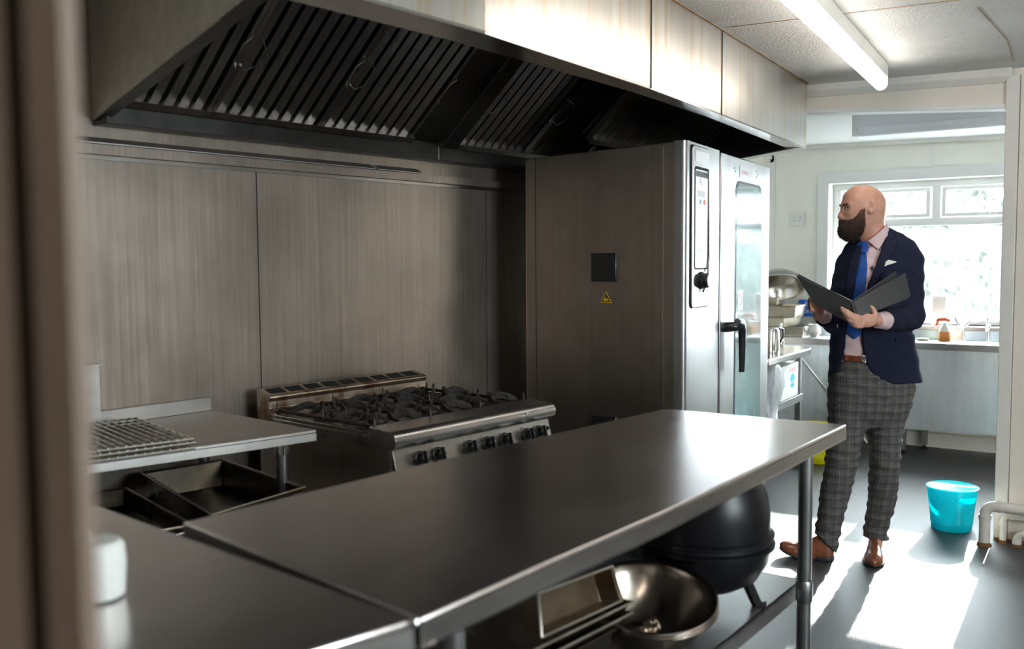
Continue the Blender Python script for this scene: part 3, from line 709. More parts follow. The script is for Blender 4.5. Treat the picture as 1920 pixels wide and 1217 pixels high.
def side_poly(pts, n0, n1, name, mat, sub=None):
    a_ = [(*side(y, n0), z) for y, z in pts]; v_ = sn * (n1 - n0)
    return build(G().extrude(a_, v_), name, mat, ov, sub=sub, smooth=0)
ws = side_poly([(0.362, 1.286), (0.332, 1.234), (0.392, 1.234)], 0.0, 0.0010, 'warning_sticker', 'warn')
o_ = [(0.362, 1.280), (0.3375, 1.2375), (0.3865, 1.2375)]; i_ = [(0.362, 1.270), (0.345, 1.242), (0.379, 1.242)]
for k in range(3):
    side_poly([o_[k], o_[(k + 1) % 3], i_[(k + 1) % 3], i_[k]], 0.0010, 0.0016, 'warning_border', 'printblack', ws)
side_poly([(0.358, 1.265), (0.364, 1.265), (0.3605, 1.2565), (0.357, 1.2565), (0.3625, 1.244), (0.3665, 1.2525), (0.363, 1.2525), (0.3655, 1.2565)][:4] , 0.0010, 0.0016, 'warning_bolt', 'printblack', ws)
side_poly([(0.366, 1.2575), (0.3575, 1.2575), (0.3575, 1.2545), (0.3635, 1.244), (0.3615, 1.2545), (0.366, 1.2545)], 0.0010, 0.0016, 'warning_bolt', 'printblack', ws)
build(G().lathe([(0.012, 0), (0.012, 0.012), (0.006, 0.018)], (1.30, 0.05, 1.945), 12), 'hinge_cap', 'black', ov)
g = G()
for x, z in ((0.70, 1.885), (0.72, 1.87), (1.10, 1.90), (1.12, 1.885), (1.11, 1.87)): g.lathe([(0.005, 0), (0.005, 0.002), (0, 0.002)], (x, -0.006, z), 8, Matrix.Rotation(R(90), 4, 'X'))
build(g, 'rivet', 'galv', ov, sub=dr)

# ================================================================ prep tables in front
tb = thing('prep_table', 'long stainless prep table whose far corner reaches the man, with a shelf underneath', 'table', (1.9, 1.05, 0.0))
TC = [(0.988, 0.822), (2.878, 0.720), (2.874, 1.313), (1.118, 1.522)]
mid_f, mid_b = (1.66, 0.776), (2.2, 1.405)
poly = [TC[0], (1.30, 0.800), (1.66, 0.772), TC[1], TC[2], (2.0, 1.432), TC[3]]
build(G().prism(poly, 0.918, 0.93), 'worktop', 'top_steel', tb, wc=True, bevel=0.004, seg=3)
g = G(); E = 0.012
def edge_strip(g, a, b, z0, z1, th):
    d_ = Vector((b[0] - a[0], b[1] - a[1], 0)).normalized(); n_ = Vector((-d_.y, d_.x, 0)) * th
    g.prism([a, b, (b[0] + n_.x, b[1] + n_.y), (a[0] + n_.x, a[1] + n_.y)], z0, z1)
for k in range(len(poly)): edge_strip(g, poly[k], poly[(k + 1) % len(poly)], 0.888, 0.918, 0.003)
build(g, 'edge_band', 'edge_steel', tb, wc=True)
g = G(); 
for k in range(len(poly)): edge_strip(g, poly[k], poly[(k + 1) % len(poly)], 0.885, 0.8885, 0.03)
build(g, 'return_lip', 'polished', tb, wc=True)
for x, y in ((2.742, 0.80), (2.742, 1.235), (1.14, 0.885), (1.24, 1.42)):
    g = G().lathe([(0.0205, 0.05), (0.0205, 0.885)], (x, y, 0), 20)
    lg = build(g, 'leg', 'galv', tb, wc=True)
    g = G().lathe([(0.022, 0.41), (0.0245, 0.415), (0.0245, 0.47), (0.022, 0.475)], (x, y, 0), 20)
    build(g, 'clamp', 'galv', tb, wc=True, sub=lg)
    build(G().lathe([(0.018, 0.0), (0.022, 0.005), (0.022, 0.03), (0.014, 0.05)], (x, y, 0), 16), 'foot', 'black', tb, wc=True, sub=lg)
SP = [(1.12, 0.90), (2.80, 0.825), (2.80, 1.26), (1.22, 1.43)]
g = G().prism(SP, 0.445, 0.455)
for k in range(4): edge_strip(g, SP[k], SP[(k + 1) % 4], 0.405, 0.455, 0.004)
build(g, 'undershelf', 'shelf_steel', tb, wc=True)
g = G().box(2.33, 0.775, 0.868, 2.345, 0.79, 0.888); g.lathe([(0.006, 0), (0.006, 0.02)], (2.355, 0.782, 0.866), 8)
build(g, 'fixing_bolt', 'chrome', tb, wc=True)

tb2 = thing('prep_table', 'nearer stainless prep table at bottom left, butted against the long one', 'table', (0.7, 1.35, 0.0))
TN = [(0.20, 1.02), (0.835, 0.868), (0.980, 0.826), (1.100, 1.78), (0.33, 1.92)]
build(G().prism(TN, 0.919, 0.931), 'worktop', 'top_steel', tb2, wc=True, bevel=0.004, seg=3)
g = G()
for k in range(5): edge_strip(g, TN[k], TN[(k + 1) % 5], 0.885, 0.919, 0.003)
build(g, 'edge_band', 'edge_steel', tb2, wc=True)
for x, y in ((0.92, 0.92), (1.02, 1.68), (0.32, 1.08), (0.42, 1.80)):
    lg = build(G().lathe([(0.0205, 0.05), (0.0205, 0.885)], (x, y, 0), 20), 'leg', 'galv', tb2, wc=True)
    build(G().lathe([(0.018, 0.0), (0.022, 0.005), (0.022, 0.03), (0.014, 0.05)], (x, y, 0), 16), 'foot', 'black', tb2, wc=True, sub=lg)
build(G().lathe([(0, -0.007), (0.005, -0.005), (0.007, 0), (0.005, 0.005), (0, 0.007)], (0.976, 0.822, 0.929), 12, closed=False), 'corner_bolt', 'chrome', tb2, wc=True)

# ---- things on the under-shelf
pot = thing('black_kettle', 'large black enamel kettle pot with a ridged band on the shelf under the long table', 'pot', (2.462, 1.005, 0.4555))
prof = [(0.02, 0.045), (0.10, 0.055), (0.15, 0.085), (0.180, 0.135), (0.186, 0.175), (0.198, 0.178), (0.198, 0.186), (0.187, 0.19), (0.186, 0.20), (0.196, 0.204), (0.196, 0.212), (0.184, 0.216), (0.184, 0.27), (0.176, 0.32), (0.155, 0.37), (0.11, 0.40), (0.04, 0.41), (0.0, 0.41)]
build(G().lathe(prof, (0, 0, 0), 56), 'kettle_body', 'black_enamel', pot, smooth=30)
for an in (-70, 50, 170):
    c_, s_ = math.cos(R(an)), math.sin(R(an))
    g = G().tube([(c_ * 0.12, s_ * 0.12, 0.07), (c_ * 0.15, s_ * 0.15, 0.004), (c_ * 0.175, s_ * 0.175, 0.004)], 0.017, 4, flat=0.6)
    build(g, 'leg', 'black', pot)
def bowl(name, label, loc, tilt, az, r, h, th, mat, group):
    t = thing(name, label, 'bowl', loc, 0, group)
    m = Matrix.Rotation(R(az), 4, 'Z') @ Matrix.Rotation(R(tilt), 4, 'X')
    out = [(r * math.sin(R(q)) ** 0.9 if q else 0, h * (1 - math.cos(R(q)))) for q in range(0, 91, 9)]
    out[-1] = (r, h)
    prof = [(0.0, 0.0)] + [(r * (0.25 + 0.75 * k / 9) if k else r * 0.25, h * (k / 9) ** 2.0) for k in range(0, 10)] + [(r + 0.012, h + 0.001), (r + 0.014, h + 0.004), (r + 0.010, h + 0.007), (r - 0.002, h + 0.004)]
    prof += [(max(0, r * (0.25 + 0.75 * k / 9) - th) if k else r * 0.22, h * (k / 9) ** 2.0 + th) for k in range(9, -1, -1)] + [(0.0, th)]
    build(G().lathe(prof, (0, 0, 0), 48, m, closed=False), 'bowl_shell', mat, t, smooth=50)
    return t
bw = [('largest steel mixing bowl, tipped over the nested stack under the long table', 0.0, 12, -56),
      ('middle steel mixing bowl of the nested stack under the long table', -0.011, 11, -54),
      ('bottom steel mixing bowl of the nested stack under the long table', -0.022, 9, -50)]
for lbl, dz, tl, az in bw:
    bowl('mixing_bowl', lbl, (2.100, 1.005, 0.480 + dz), tl, az, 0.158, 0.112, 0.002, 'bowl', 'nested mixing bowls on the undershelf')
fo = thing('foil_ball', 'crumpled foil scrap lying in the top mixing bowl', 'foil', (2.07, 0.99, 0.490))
g = G(); r_ = random.Random(5)
for k in range(3):
    cx, cy = (k - 1) * 0.028, r_.uniform(-0.01, 0.01)
    pr = [(0.0, -0.018)] + [(0.022 * math.sin(R(q)) * r_.uniform(0.7, 1.2), -0.018 * math.cos(R(q)) * r_.uniform(0.8, 1.2)) for q in range(20, 161, 20)] + [(0.0, 0.018)]
    g.lathe(pr, (cx, cy, 0.02), 9, closed=False)
g.v = [(x + r_.uniform(-.003, .003), y + r_.uniform(-.003, .003), z + r_.uniform(-.003, .003)) for x, y, z in g.v]
build(g, 'foil', 'foil', fo, smooth=0)
def tray(name, label, cat, corners, depth, mat, group=None, rim=0.012, inset=0.10, lip_mat=None, handles=False):
    "corners: rim corners fl, fr, br, bl as 3-D points; open box hanging down by depth"
    P = [Vector(p) for p in corners]; c = sum(P, Vector()) / 4
    nrm = (P[1] - P[0]).cross(P[3] - P[0]).normalized()
    t = thing(name, label, cat, tuple(c - nrm * depth), 0, group)
    B = [c + (p - c) * (1 - inset) - nrm * depth for p in P]; IB = [c + (p - c) * (1 - inset - 0.02) - nrm * (depth - 0.003) for p in P]; IR = [c + (p - c) * 0.985 for p in P]
    OR = [p + (p - c).normalized() * rim for p in P]; ORb = [p - nrm * 0.004 for p in OR]; RB = [p - nrm * 0.004 for p in P]
    v = IB + IR + OR + ORb + RB + B
    f = [(0, 1, 2, 3)]
    for L_ in range(5):
        for k in range(4): f.append((L_ * 4 + k, L_ * 4 + (k + 1) % 4, (L_ + 1) * 4 + (k + 1) % 4, (L_ + 1) * 4 + k))
    f.append((20, 21, 22, 23))
    build(G().add(v, f), 'pan_body', mat, t, wc=True, bevel=0.003, smooth=40)
    rimg = G().tube([OR[0], OR[1], OR[2], OR[3], OR[0]], 0.0035, 8)
    build(rimg, 'rolled_rim', lip_mat or mat, t, wc=True)
    if handles:
        a_, b_ = OR[0].lerp(OR[1], 0.28), OR[0].lerp(OR[1], 0.95); o_ = (OR[0] - OR[3]).normalized()
        g = G().tube([a_ - nrm * 0.012, a_ + o_ * 0.018 - nrm * 0.012, a_.lerp(b_, 0.3) + o_ * 0.032 - nrm * 0.012, a_.lerp(b_, 0.7) + o_ * 0.032 - nrm * 0.012, b_ + o_ * 0.018 - nrm * 0.012, b_ - nrm * 0.012], 0.005, 8)
        build(g, 'drop_handle', 'chrome', t, wc=True, smooth=60)
    return t
# roasting tin leaning on its side, the trays beneath it and the pan they stand on
tray('roasting_tin', 'brown baked-on roasting tin standing on edge beside the mixing bowls', 'tin',
     [(1.570, 0.985, 0.668), (1.915, 0.985, 0.634), (1.905, 1.005, 0.712), (1.590, 1.005, 0.745)], 0.05, 'brown_tin', rim=0.006, inset=0.06, lip_mat='wire')
for k, lbl in enumerate(('upper of two baking trays under the leaning roasting tin', 'lower of two baking trays under the leaning roasting tin')):
    dz = -0.026 * k
    tray('baking_tray', lbl, 'tray', [(1.35, 0.985, 0.668 + dz), (1.945, 0.975, 0.622 + dz), (1.955, 1.26, 0.622 + dz), (1.36, 1.28, 0.668 + dz)], 0.018, 'dark_tin', 'baking trays under the roasting tin', rim=0.006, inset=0.05, lip_mat='wire')
tray('deep_pan', 'deep dark pan on the undershelf carrying the baking trays', 'pan', [(1.40, 1.01, 0.600), (1.90, 1.00, 0.565), (1.90, 1.25, 0.565), (1.40, 1.27, 0.600)], 0.11, 'dark_tin', rim=0.008, inset=0.05)

# ---- cup standing on the near table
cu = thing('plastic_tub', 'round white plastic tub standing at the left end of the near table', 'tub', (0.788, 1.283, 0.9315))
build(G().lathe([(0.034, 0.0), (0.040, 0.004), (0.043, 0.05), (0.041, 0.078), (0.034, 0.086), (0.0, 0.087)], (0, 0, 0), 32), 'tub_body', 'white_plastic', cu)
build(G().lathe([(0.012, 0.086), (0.012, 0.100), (0.008, 0.104), (0, 0.104)], (-0.012, 0.006, 0), 16), 'lid_knob', 'white_plastic', cu)

# ================================================================ bench against the wall, left of the range
be = thing('wall_bench', 'stainless bench with a low upstand against the wall, left of the gas range', 'bench', (1.7, 2.6, 0.0))
bz = 0.87
q0, q1 = wall_pt(-1.9, 0.012), wall_pt(0.295, 0.012)
BP = [(0.55, 2.745), (1.50, 2.468), (1.95, 2.338), (2.205, 2.275), q1, q0]
build(G().prism(BP, bz - 0.012, bz), 'worktop', 'bench_steel', be, wc=True, bevel=0.003)
g = G()
for k in range(3): edge_strip(g, BP[k], BP[k + 1], bz - 0.037, bz - 0.012, 0.003)
edge_strip(g, BP[3], BP[4], bz - 0.037, bz - 0.012, 0.003)
build(g, 'edge_band', 'bench_steel', be, wc=True)
g = G(); g.prism([wall_pt(-1.9, 0.024), wall_pt(0.29, 0.024), wall_pt(0.29, 0.004), wall_pt(-1.9, 0.004)], bz, bz + 0.052)
build(g, 'upstand', 'bench_steel', be, wc=True, bevel=0.002)
for x, y in ((2.13, 2.36), (2.20, 2.86), (0.75, 2.74), (0.75, 3.0)):
    lg = build(G().lathe([(0.0205, 0.02), (0.0205, bz - 0.014)], (x, y, 0), 18), 'leg', 'galv', be, wc=True)
    build(G().lathe([(0.022, bz - 0.08), (0.0245, bz - 0.078), (0.0245, bz - 0.03), (0.022, bz - 0.028)], (x, y, 0), 18), 'leg_socket', 'chrome', be, wc=True, sub=lg)
    build(G().lathe([(0.02, 0.0), (0.022, 0.022)], (x, y, 0), 14), 'foot', 'black', be, wc=True, sub=lg)
g = G().prism([(0.75, 2.72), (2.13, 2.34), (2.20, 2.88), (0.75, 3.02)], 0.595, 0.603)
build(g, 'undershelf', 'dark_steel', be, wc=True)
sg = thing('side_splash', 'upright steel splash plate standing on the wall bench at the far left', 'splash plate', (1.35, 3.0, 0.871))
build(G().prism([wall_pt(-1.2, 0.034), wall_pt(-0.145, 0.034), wall_pt(-0.145, 0.028), wall_pt(-1.2, 0.028)], 0.871, 1.085), 'plate', 'bench_steel', sg, wc=True)
build(G().prism([wall_pt(-1.2, 0.06), wall_pt(-0.145, 0.06), wall_pt(-0.145, 0.028), wall_pt(-1.2, 0.028)], 1.085, 1.089), 'plate_rim', 'bench_steel', sg, wc=True)
# wire racks on the bench
def rack(label, z, c, ang, w, d, kx, ky):
    t = thing('wire_rack', label, 'rack', (c[0], c[1], z), ang, 'wire racks stacked on the wall bench')
    g = G().tube([(-w / 2, -d / 2, 0.004), (w / 2, -d / 2, 0.004), (w / 2, d / 2, 0.004), (-w / 2, d / 2, 0.004), (-w / 2, -d / 2, 0.004)], 0.004, 6)
    build(g, 'rim_wire', 'wire', t)
    g = G()
    for i in range(1, kx): x = -w / 2 + w * i / kx; g.tube([(x, -d / 2 - 0.003, 0.0085), (x, d / 2 + 0.003, 0.0085)], 0.0022, 5)
    o = build(g, 'long_wires', 'wire', t)
    g = G()
    for j in range(1, ky): y = -d / 2 + d * j / ky; g.tube([(-w / 2, y, 0.005), (w / 2, y, 0.005)], 0.0028, 5)
    build(g, 'cross_wires', 'wire', t)
rack('lowest of three wire racks stacked on the wall bench', 0.870, (1.60, 2.655), -15.5, 0.50, 0.50, 20, 7)
rack('middle wire rack of the three stacked on the wall bench', 0.885, (1.603, 2.66), -15.0, 0.50, 0.51, 20, 7)
rack('topmost wire rack of the three stacked on the wall bench', 0.8985, (1.60, 2.652), -16.0, 0.49, 0.50, 20, 8)
# roasting pans on the under-shelf
tray('roasting_pan', 'deep dark roasting pan with a drop handle, under the right end of the wall bench', 'pan',
     [(1.735, 2.225, 0.70), (2.105, 2.245, 0.70), (2.235, 2.80, 0.70), (1.95, 2.86, 0.70)], 0.09, 'dark_tin', rim=0.012, inset=0.08, lip_mat='tin', handles=True)
tray('roasting_pan', 'shallower roasting pan with a browned rim, left of the deep one under the bench', 'pan',
     [(1.44, 2.375, 0.668), (1.70, 2.275, 0.668), (1.86, 2.84, 0.668), (1.60, 2.94, 0.668)], 0.055, 'dark_tin', rim=0.01, inset=0.08, lip_mat='tin', handles=True)

# ================================================================ lights
fl = thing('fluorescent_light', 'lit fluorescent tube light on the kitchen ceiling above the aisle', 'ceiling light', (3.75, 1.0, 2.355), 3.6)
build(G().box(-1.05, -0.028, -0.055, 1.045, 0.028, 0.012), 'batten', 'trim', fl, bevel=0.004)
g = G().tube([(-1.05, 0, -0.085), (1.04, 0, -0.085), (1.052, 0, -0.085), (1.06, 0, -0.085)], [0.031, 0.031, 0.027, 0.012], 20)
build(g, 'diffuser_tube', 'tube', fl, smooth=60)
build(G().box(1.045, -0.03, -0.09, 1.052, 0.03, 0.0), 'end_cap', 'white_plastic', fl)
fl2 = thing('fluorescent_light', 'unlit fluorescent light on the ceiling of the far wash-up room', 'ceiling light', (6.05, 0.75, 2.31), -0.0)
build(G().box(-0.04, -0.75, -0.075, 0.04, 0.74, 0.03), 'batten', 'diffuser', fl2, bevel=0.004)
build(G().tube([(0, -0.75, -0.095), (0, 0.72, -0.095)], 0.035, 16), 'diffuser_tube', 'diffuser', fl2)
build(G().box(-0.045, 0.73, -0.13, 0.045, 0.75, 0.0), 'end_cap', 'white_plastic', fl2)

# ================================================================ partition pipes
def pipe(label, pts, r, name='heating_pipe'):
    t = thing(name, label, 'pipe', pts[0], 0, 'painted pipes low on the partition')
    # round the elbow
    a, b, c = [Vector(p) for p in pts]; k = r * 2.2
    path = [a]
    for q in range(0, 7):
        u = q / 6; p = (b + (a - b).normalized() * k) * (1 - u) ** 2 + b * 2 * u * (1 - u) + (b + (c - b).normalized() * k) * u * u; path.append(p)
    path.append(c)
    build(G().tube(path, r, 16), 'pipe_run', 'pipe', t, wc=True, smooth=60)
    e1 = b + (a - b).normalized() * (k + 0.01); e2 = b + (c - b).normalized() * (k + 0.01)
    g = G()
    for e, d_ in ((e1, (a - b).normalized()), (e2, (c - b).normalized())): g.tube([e - d_ * 0.018, e, e + d_ * 0.004], r * 1.13, 16)
    build(g, 'elbow_collar', 'pipe', t, wc=True, smooth=60)
    build(G().lathe([(r * 1.35, 0), (r * 1.2, 0.012), (r, 0.016)], (a.x, a.y, 0.0), 14), 'floor_collar', 'rust', t, wc=True)
pipe('topmost and thickest cream pipe elbowing off the partition to the floor', [(5.10, 0.600, 0.0), (5.10, 0.600, 0.203), (5.14, -1.2, 0.168)], 0.026)
pipe('middle cream pipe low on the partition, between the thick one and the lowest', [(5.19, 0.528, 0.0), (5.19, 0.528, 0.139), (5.20, -1.2, 0.118)], 0.0155)
pipe('lowest cream pipe on the partition with a dark hole in its elbow', [(5.16, 0.462, 0.0), (5.16, 0.462, 0.066), (5.18, -1.2, 0.060)], 0.019)
build(G().box(5.22, 0.30, 0.0, 5.232, 0.57, 0.012), 'rust_line', 'rust')
ident(bpy.data.objects['rust_line'], kind='structure'); bpy.data.objects['rust_line'].name = 'trim_rust'

# ================================================================ buckets
def bucket(name, label, loc, r0, r1, h, mat, holes=True, az=0.0):
    t = thing(name, label, 'bucket', loc, az)
    n = 96; zs = [0.0, 0.006, 0.03, 0.034, 0.042, 0.046, h * 0.45, h * 0.68, h * 0.70, h * 0.75, h * 0.80, h * 0.84, h * 0.86, h * 0.88, h * 0.975, h]
    rib = {3: 0.0015, 4: 0.0015, 12: 0.001}
    th = 0.0022; v = []; f = []
    def rad(z): return r0 + (r1 - r0) * (z / h)
    rows = len(zs)
    for side_ in (0, 1):
        for k, z in enumerate(zs):
            for j in range(n):
                a = 2 * math.pi * j / n; r_ = rad(z) - side_ * th + (rib.get(k, 0) if not side_ else 0)
                if k == 0: r_ -= 0.004
                zz = z + side_ * (0.003 if k < 1 else 0)
                v.append((r_ * math.cos(a), r_ * math.sin(a), zz))
    hole = set()
    if holes:
        for k in range(8, 11):
            for c0 in (n // 4, 3 * n // 4):
                w_ = 8 if k == 9 else 7
                for j in range(c0 - w_, c0 + w_): hole.add((k, j % n))
    idx = lambda s, k, j: s * rows * n + k * n + (j % n)
    for k in range(rows - 1):
        for j in range(n):
            if (k, j) in hole: continue
            f.append((idx(0, k, j), idx(0, k, j + 1), idx(0, k + 1, j + 1), idx(0, k + 1, j)))
            f.append((idx(1, k, j), idx(1, k + 1, j), idx(1, k + 1, j + 1), idx(1, k, j + 1)))
            for (dk, dj, e) in ((0, -1, ((k, j), (k + 1, j))), (0, 1, ((k, j + 1), (k + 1, j + 1))), (-1, 0, ((k, j), (k, j + 1))), (1, 0, ((k + 1, j), (k + 1, j + 1)))):
                if (k + dk, (j + dj) % n) in hole: f.append((idx(0, *e[0]), idx(0, *e[1]), idx(1, *e[1]), idx(1, *e[0])))
    for j in range(n): f.append((idx(0, rows - 1, j), idx(0, rows - 1, j + 1), idx(1, rows - 1, j + 1), idx(1, rows - 1, j)))
    f.append(tuple(idx(0, 0, j) for j in range(n))[::-1]); f.append(tuple(idx(1, 0, j) for j in range(n)))
    build(G().add(v, f), 'bucket_shell', mat, t, smooth=50)
    build(G().lathe([(r1 - 0.003, h - 0.001), (r1 + 0.004, h - 0.001), (r1 + 0.005, h + 0.003), (r1 - 0.001, h + 0.005), (r1 - 0.003, h + 0.002)], (0, 0, 0), 96), 'rim', mat, t, smooth=60)
    return t
bucket('plastic_bucket', 'bright turquoise plastic bucket with hand holes standing on the sunlit floor', (5.335, 0.786, 0.0), 0.098, 0.124, 0.222, 'bucket', True, -38)
bucket('plastic_bucket', 'yellow plastic bucket half hidden behind the table leg and the man', (6.62, 1.85, 0.0), 0.115, 0.145, 0.26, 'yellow', False)

# ================================================================ wash-up room
sk = thing('sink_unit', 'long stainless sink unit with a deep front panel under the big window', 'sink', (7.25, 1.0, 0.0))
build(G().prism([(7.165, -0.6), (7.165, 3.1), (7.565, 3.1), (7.565, -0.6)][::-1], 0.794, 0.824), 'worktop', 'sink_steel', sk, wc=True, bevel=0.003)
build(G().box(7.16, -0.6, 0.777, 7.167, 3.1, 0.824), 'front_edge', 'polished', sk, wc=True)
build(G().prism([(7.54, -0.6), (7.565, -0.6), (7.565, 3.1), (7.54, 3.1)], 0.824, 0.905), 'upstand', 'sink_steel', sk, wc=True, bevel=0.002)
build(G().prism([(7.18, -0.6), (7.192, -0.6), (7.192, 2.4), (7.18, 2.4)], [0.22, 0.22, 0.175, 0.175], [0.79] * 4), 'front_panel', 'sink_steel', sk, wc=True)
g = G()
for x0, x1, y0, y1 in ((7.22, 7.50, 0.2, 0.95),): 
    g.box(x0, y0, 0.50, x1, y1, 0.793)
build(g, 'basin', 'sink_steel', sk, wc=True, bevel=0.01)
for x, y in ((7.215, 1.40), (7.215, -0.4), (7.215, 2.95), (7.48, 1.30), (7.48, -0.4), (7.48, 2.95)):
    lg = build(G().box(x - 0.018, y - 0.018, 0.03, x + 0.018, y + 0.018, 0.793), 'leg', 'galv', sk, wc=True)
    build(G().lathe([(0.022, 0), (0.022, 0.012), (0.01, 0.02), (0.01, 0.04)], (x, y, 0), 12), 'foot', 'black', sk, wc=True, sub=lg)
build(G().tube([(7.165, 2.14, 0.68), (7.165, 1.64, 0.06)], 0.014, 10), 'brace', 'polished', sk, wc=True)
build(G().tube([(7.57, -0.6, 0.16), (7.57, 3.1, 0.14)], 0.012, 8), 'service_pipe', 'pipe', sk, wc=True)
def tap(label, x, y, two):
    t = thing('tap', label, 'tap', (x, y, 0.8245), 0)
    build(G().lathe([(0.020, 0), (0.020, 0.006), (0.012, 0.01), (0.012, 0.10), (0.016, 0.105), (0.016, 0.125), (0, 0.13)], (0, 0, 0), 18), 'pillar', 'chrome', t)
    build(G().tube([(0, 0, 0.10), (-0.03, 0.0, 0.125), (-0.07, 0.0, 0.12), (-0.085, 0, 0.09)], 0.009, 10), 'spout', 'chrome', t, smooth=60)
    hs = [(0.045, 30), (-0.035, -25)] if two else [(0.004, 6)]
    for dy, an in hs:
        build(G().tube([(0, dy * 0.3, 0.115), (0, dy, 0.14), (0, dy * 1.2, 0.175)], [0.008, 0.012, 0.010], 10), 'lever', 'chrome', t, smooth=60)
tap('chrome sink tap with two levers, right of the spray bottle', 7.40, 1.045, True)
tap('single chrome tap at the right end of the sink, by the door jamb', 7.40, 0.882, False)
sb = thing('spray_bottle', 'spray bottle with orange contents and a red trigger standing on the sink edge', 'bottle', (7.38, 1.165, 0.8245))
build(G().lathe([(0.040, 0), (0.042, 0.004), (0.038, 0.07)], (0, 0, 0), 24, sx=0.7), 'lower_bottle', 'orange', sb, smooth=50)
build(G().lathe([(0.038, 0.0705), (0.030, 0.095), (0.015, 0.115), (0.015, 0.135), (0, 0.136)], (0, 0, 0), 24, sx=0.7), 'upper_bottle', 'white_plastic', sb, smooth=50)
build(G().tube([(0, -0.035, 0.15), (0, 0.0, 0.162), (0, 0.045, 0.157), (0, 0.055, 0.145)], [0.012, 0.016, 0.014, 0.009], 10), 'trigger_head', 'redcap', sb, smooth=60)
build(G().tube([(0, 0.045, 0.15), (-0.0, 0.05, 0.13), (0.0, 0.062, 0.112)], [0.009, 0.011, 0.008], 8), 'trigger', 'redcap', sb, smooth=60)
sp = thing('sponge', 'pale sponge lying on the sink edge left of the spray bottle', 'sponge', (7.36, 1.31, 0.8245))
build(G().lathe([(0.03, 0), (0.036, 0.008), (0.03, 0.018), (0.0, 0.022)], (0, 0, 0), 14, sy=1.3), 'sponge', 'sponge', sp)
wt = thing('plastic_container', 'square white container standing on the window sill beside the man', 'container', (7.62, 1.235, 0.9255))
build(G().box(-0.03, -0.045, 0.0, 0.03, 0.06, 0.21), 'container_body', 'white_plastic', wt, bevel=0.01)
build(G().box(-0.032, -0.047, 0.205, 0.032, 0.062, 0.22), 'container_lid', 'white_plastic', wt, bevel=0.004)
# side table at the left of the wash-up room
st = thing('side_table', 'steel side table with a lower shelf, just visible beyond the oven', 'table', (5.8, 2.1, 0.0))
SPL = [(5.36, 1.79), (6.16, 1.775), (6.25, 1.80), (6.31, 1.87), (6.37, 2.0), (6.46, 2.32), (5.40, 2.34)]
build(G().prism(SPL, 0.80, 0.842), 'worktop', 'polished', st, wc=True, bevel=0.006)
for x, y in ((6.31, 1.90), (5.42, 1.86), (5.46, 2.28), (6.40, 2.24)):
    build(G().box(x - 0.018, y - 0.018, 0.0, x + 0.018, y + 0.018, 0.80), 'leg', 'galv', st, wc=True)
build(G().prism([(5.42, 1.86), (6.34, 1.875), (6.43, 2.24), (5.45, 2.28)], 0.47, 0.515), 'lower_shelf', 'galv', st, wc=True)
cb = thing('cardboard_box', 'white cardboard box with red arrows and a blue symbol on the side table shelf', 'box', (6.07, 1.985, 0.5155), 2)
bxb = build(G().box(-0.21, -0.10, 0.0, 0.21, 0.14, 0.225), 'carton', 'card', cb, bevel=0.003)
g = G()
for k in range(3):
    x = 0.02 + k * 0.045
    g.extrude([(x - 0.0035, -0.1008, 0.165), (x + 0.0035, -0.1008, 0.165), (x + 0.0035, -0.1008, 0.185), (x + 0.009, -0.1008, 0.185), (x, -0.1008, 0.2), (x - 0.009, -0.1008, 0.185), (x - 0.0035, -0.1008, 0.185)], (0, 0.001, 0))
build(g, 'arrows_print', 'red', cb, sub=bxb, smooth=0)
g = G()
for z0, z1 in ((0.115, 0.158), (0.065, 0.088)):
    pts = []
    for q in range(0, 24):
        a = 2 * math.pi * q / 24; z = 0.11 + 0.048 * math.sin(a); x = 0.065 + 0.055 * math.cos(a)
        pts.append((x, -0.1008, min(z1, max(z0, z))))
    g.extrude(pts, (0, 0.001, 0))
for k in range(3): g.box(0.035 + 0.026 * k, -0.1012, 0.085, 0.043 + 0.026 * k, -0.0998, 0.12)
build(g, 'round_symbol', 'blue_print', cb, sub=bxb, smooth=0)
pb = thing('plastic_bag', 'crumpled white plastic bag hanging down in front of the carton', 'bag', (5.57, 1.825, 0.35))
r_ = random.Random(11); v = []; f = []; rows, cols = 26, 30
for i in range(rows):
    t_ = i / (rows - 1); z = 0.44 - 0.40 * t_
    rx = 0.05 + 0.075 * math.sin(min(1, t_ * 1.6) * math.pi) * (1 - 0.3 * t_) ; ry = 0.018 + 0.022 * math.sin(min(1, t_ * 1.3) * math.pi)
    for j in range(cols):
        a = 2 * math.pi * j / cols; k = 1 + 0.22 * math.sin(a * 5 + t_ * 6) + r_.uniform(-.08, .08)
        v.append((rx * k * math.cos(a) + 0.02 * math.sin(t_ * 7), ry * k * math.sin(a), z + r_.uniform(-.004, .004)))
f = [(i * cols + j, i * cols + (j + 1) % cols, (i + 1) * cols + (j + 1) % cols, (i + 1) * cols + j) for i in range(rows - 1) for j in range(cols)]
f.append(tuple((rows - 1) * cols + j for j in range(cols))); f.append(tuple(range(cols))[::-1])
build(G().add(v, f), 'bag_film', 'bag', pb, smooth=80)
fk = thing('flask', 'steel vacuum jug with a black handle on the side table beside the oven', 'jug', (5.72, 1.89, 0.8425))
build(G().lathe([(0.045, 0), (0.046, 0.005), (0.046, 0.13), (0.038, 0.155), (0.03, 0.16), (0.0, 0.165)], (0, 0, 0), 28), 'jug_body', 'polished', fk, smooth=40)
build(G().tube([(0.036, -0.03, 0.155), (0.07, -0.045, 0.15), (0.075, -0.045, 0.10), (0.05, -0.03, 0.06)], 0.008, 8), 'handle', 'black', fk, smooth=60)
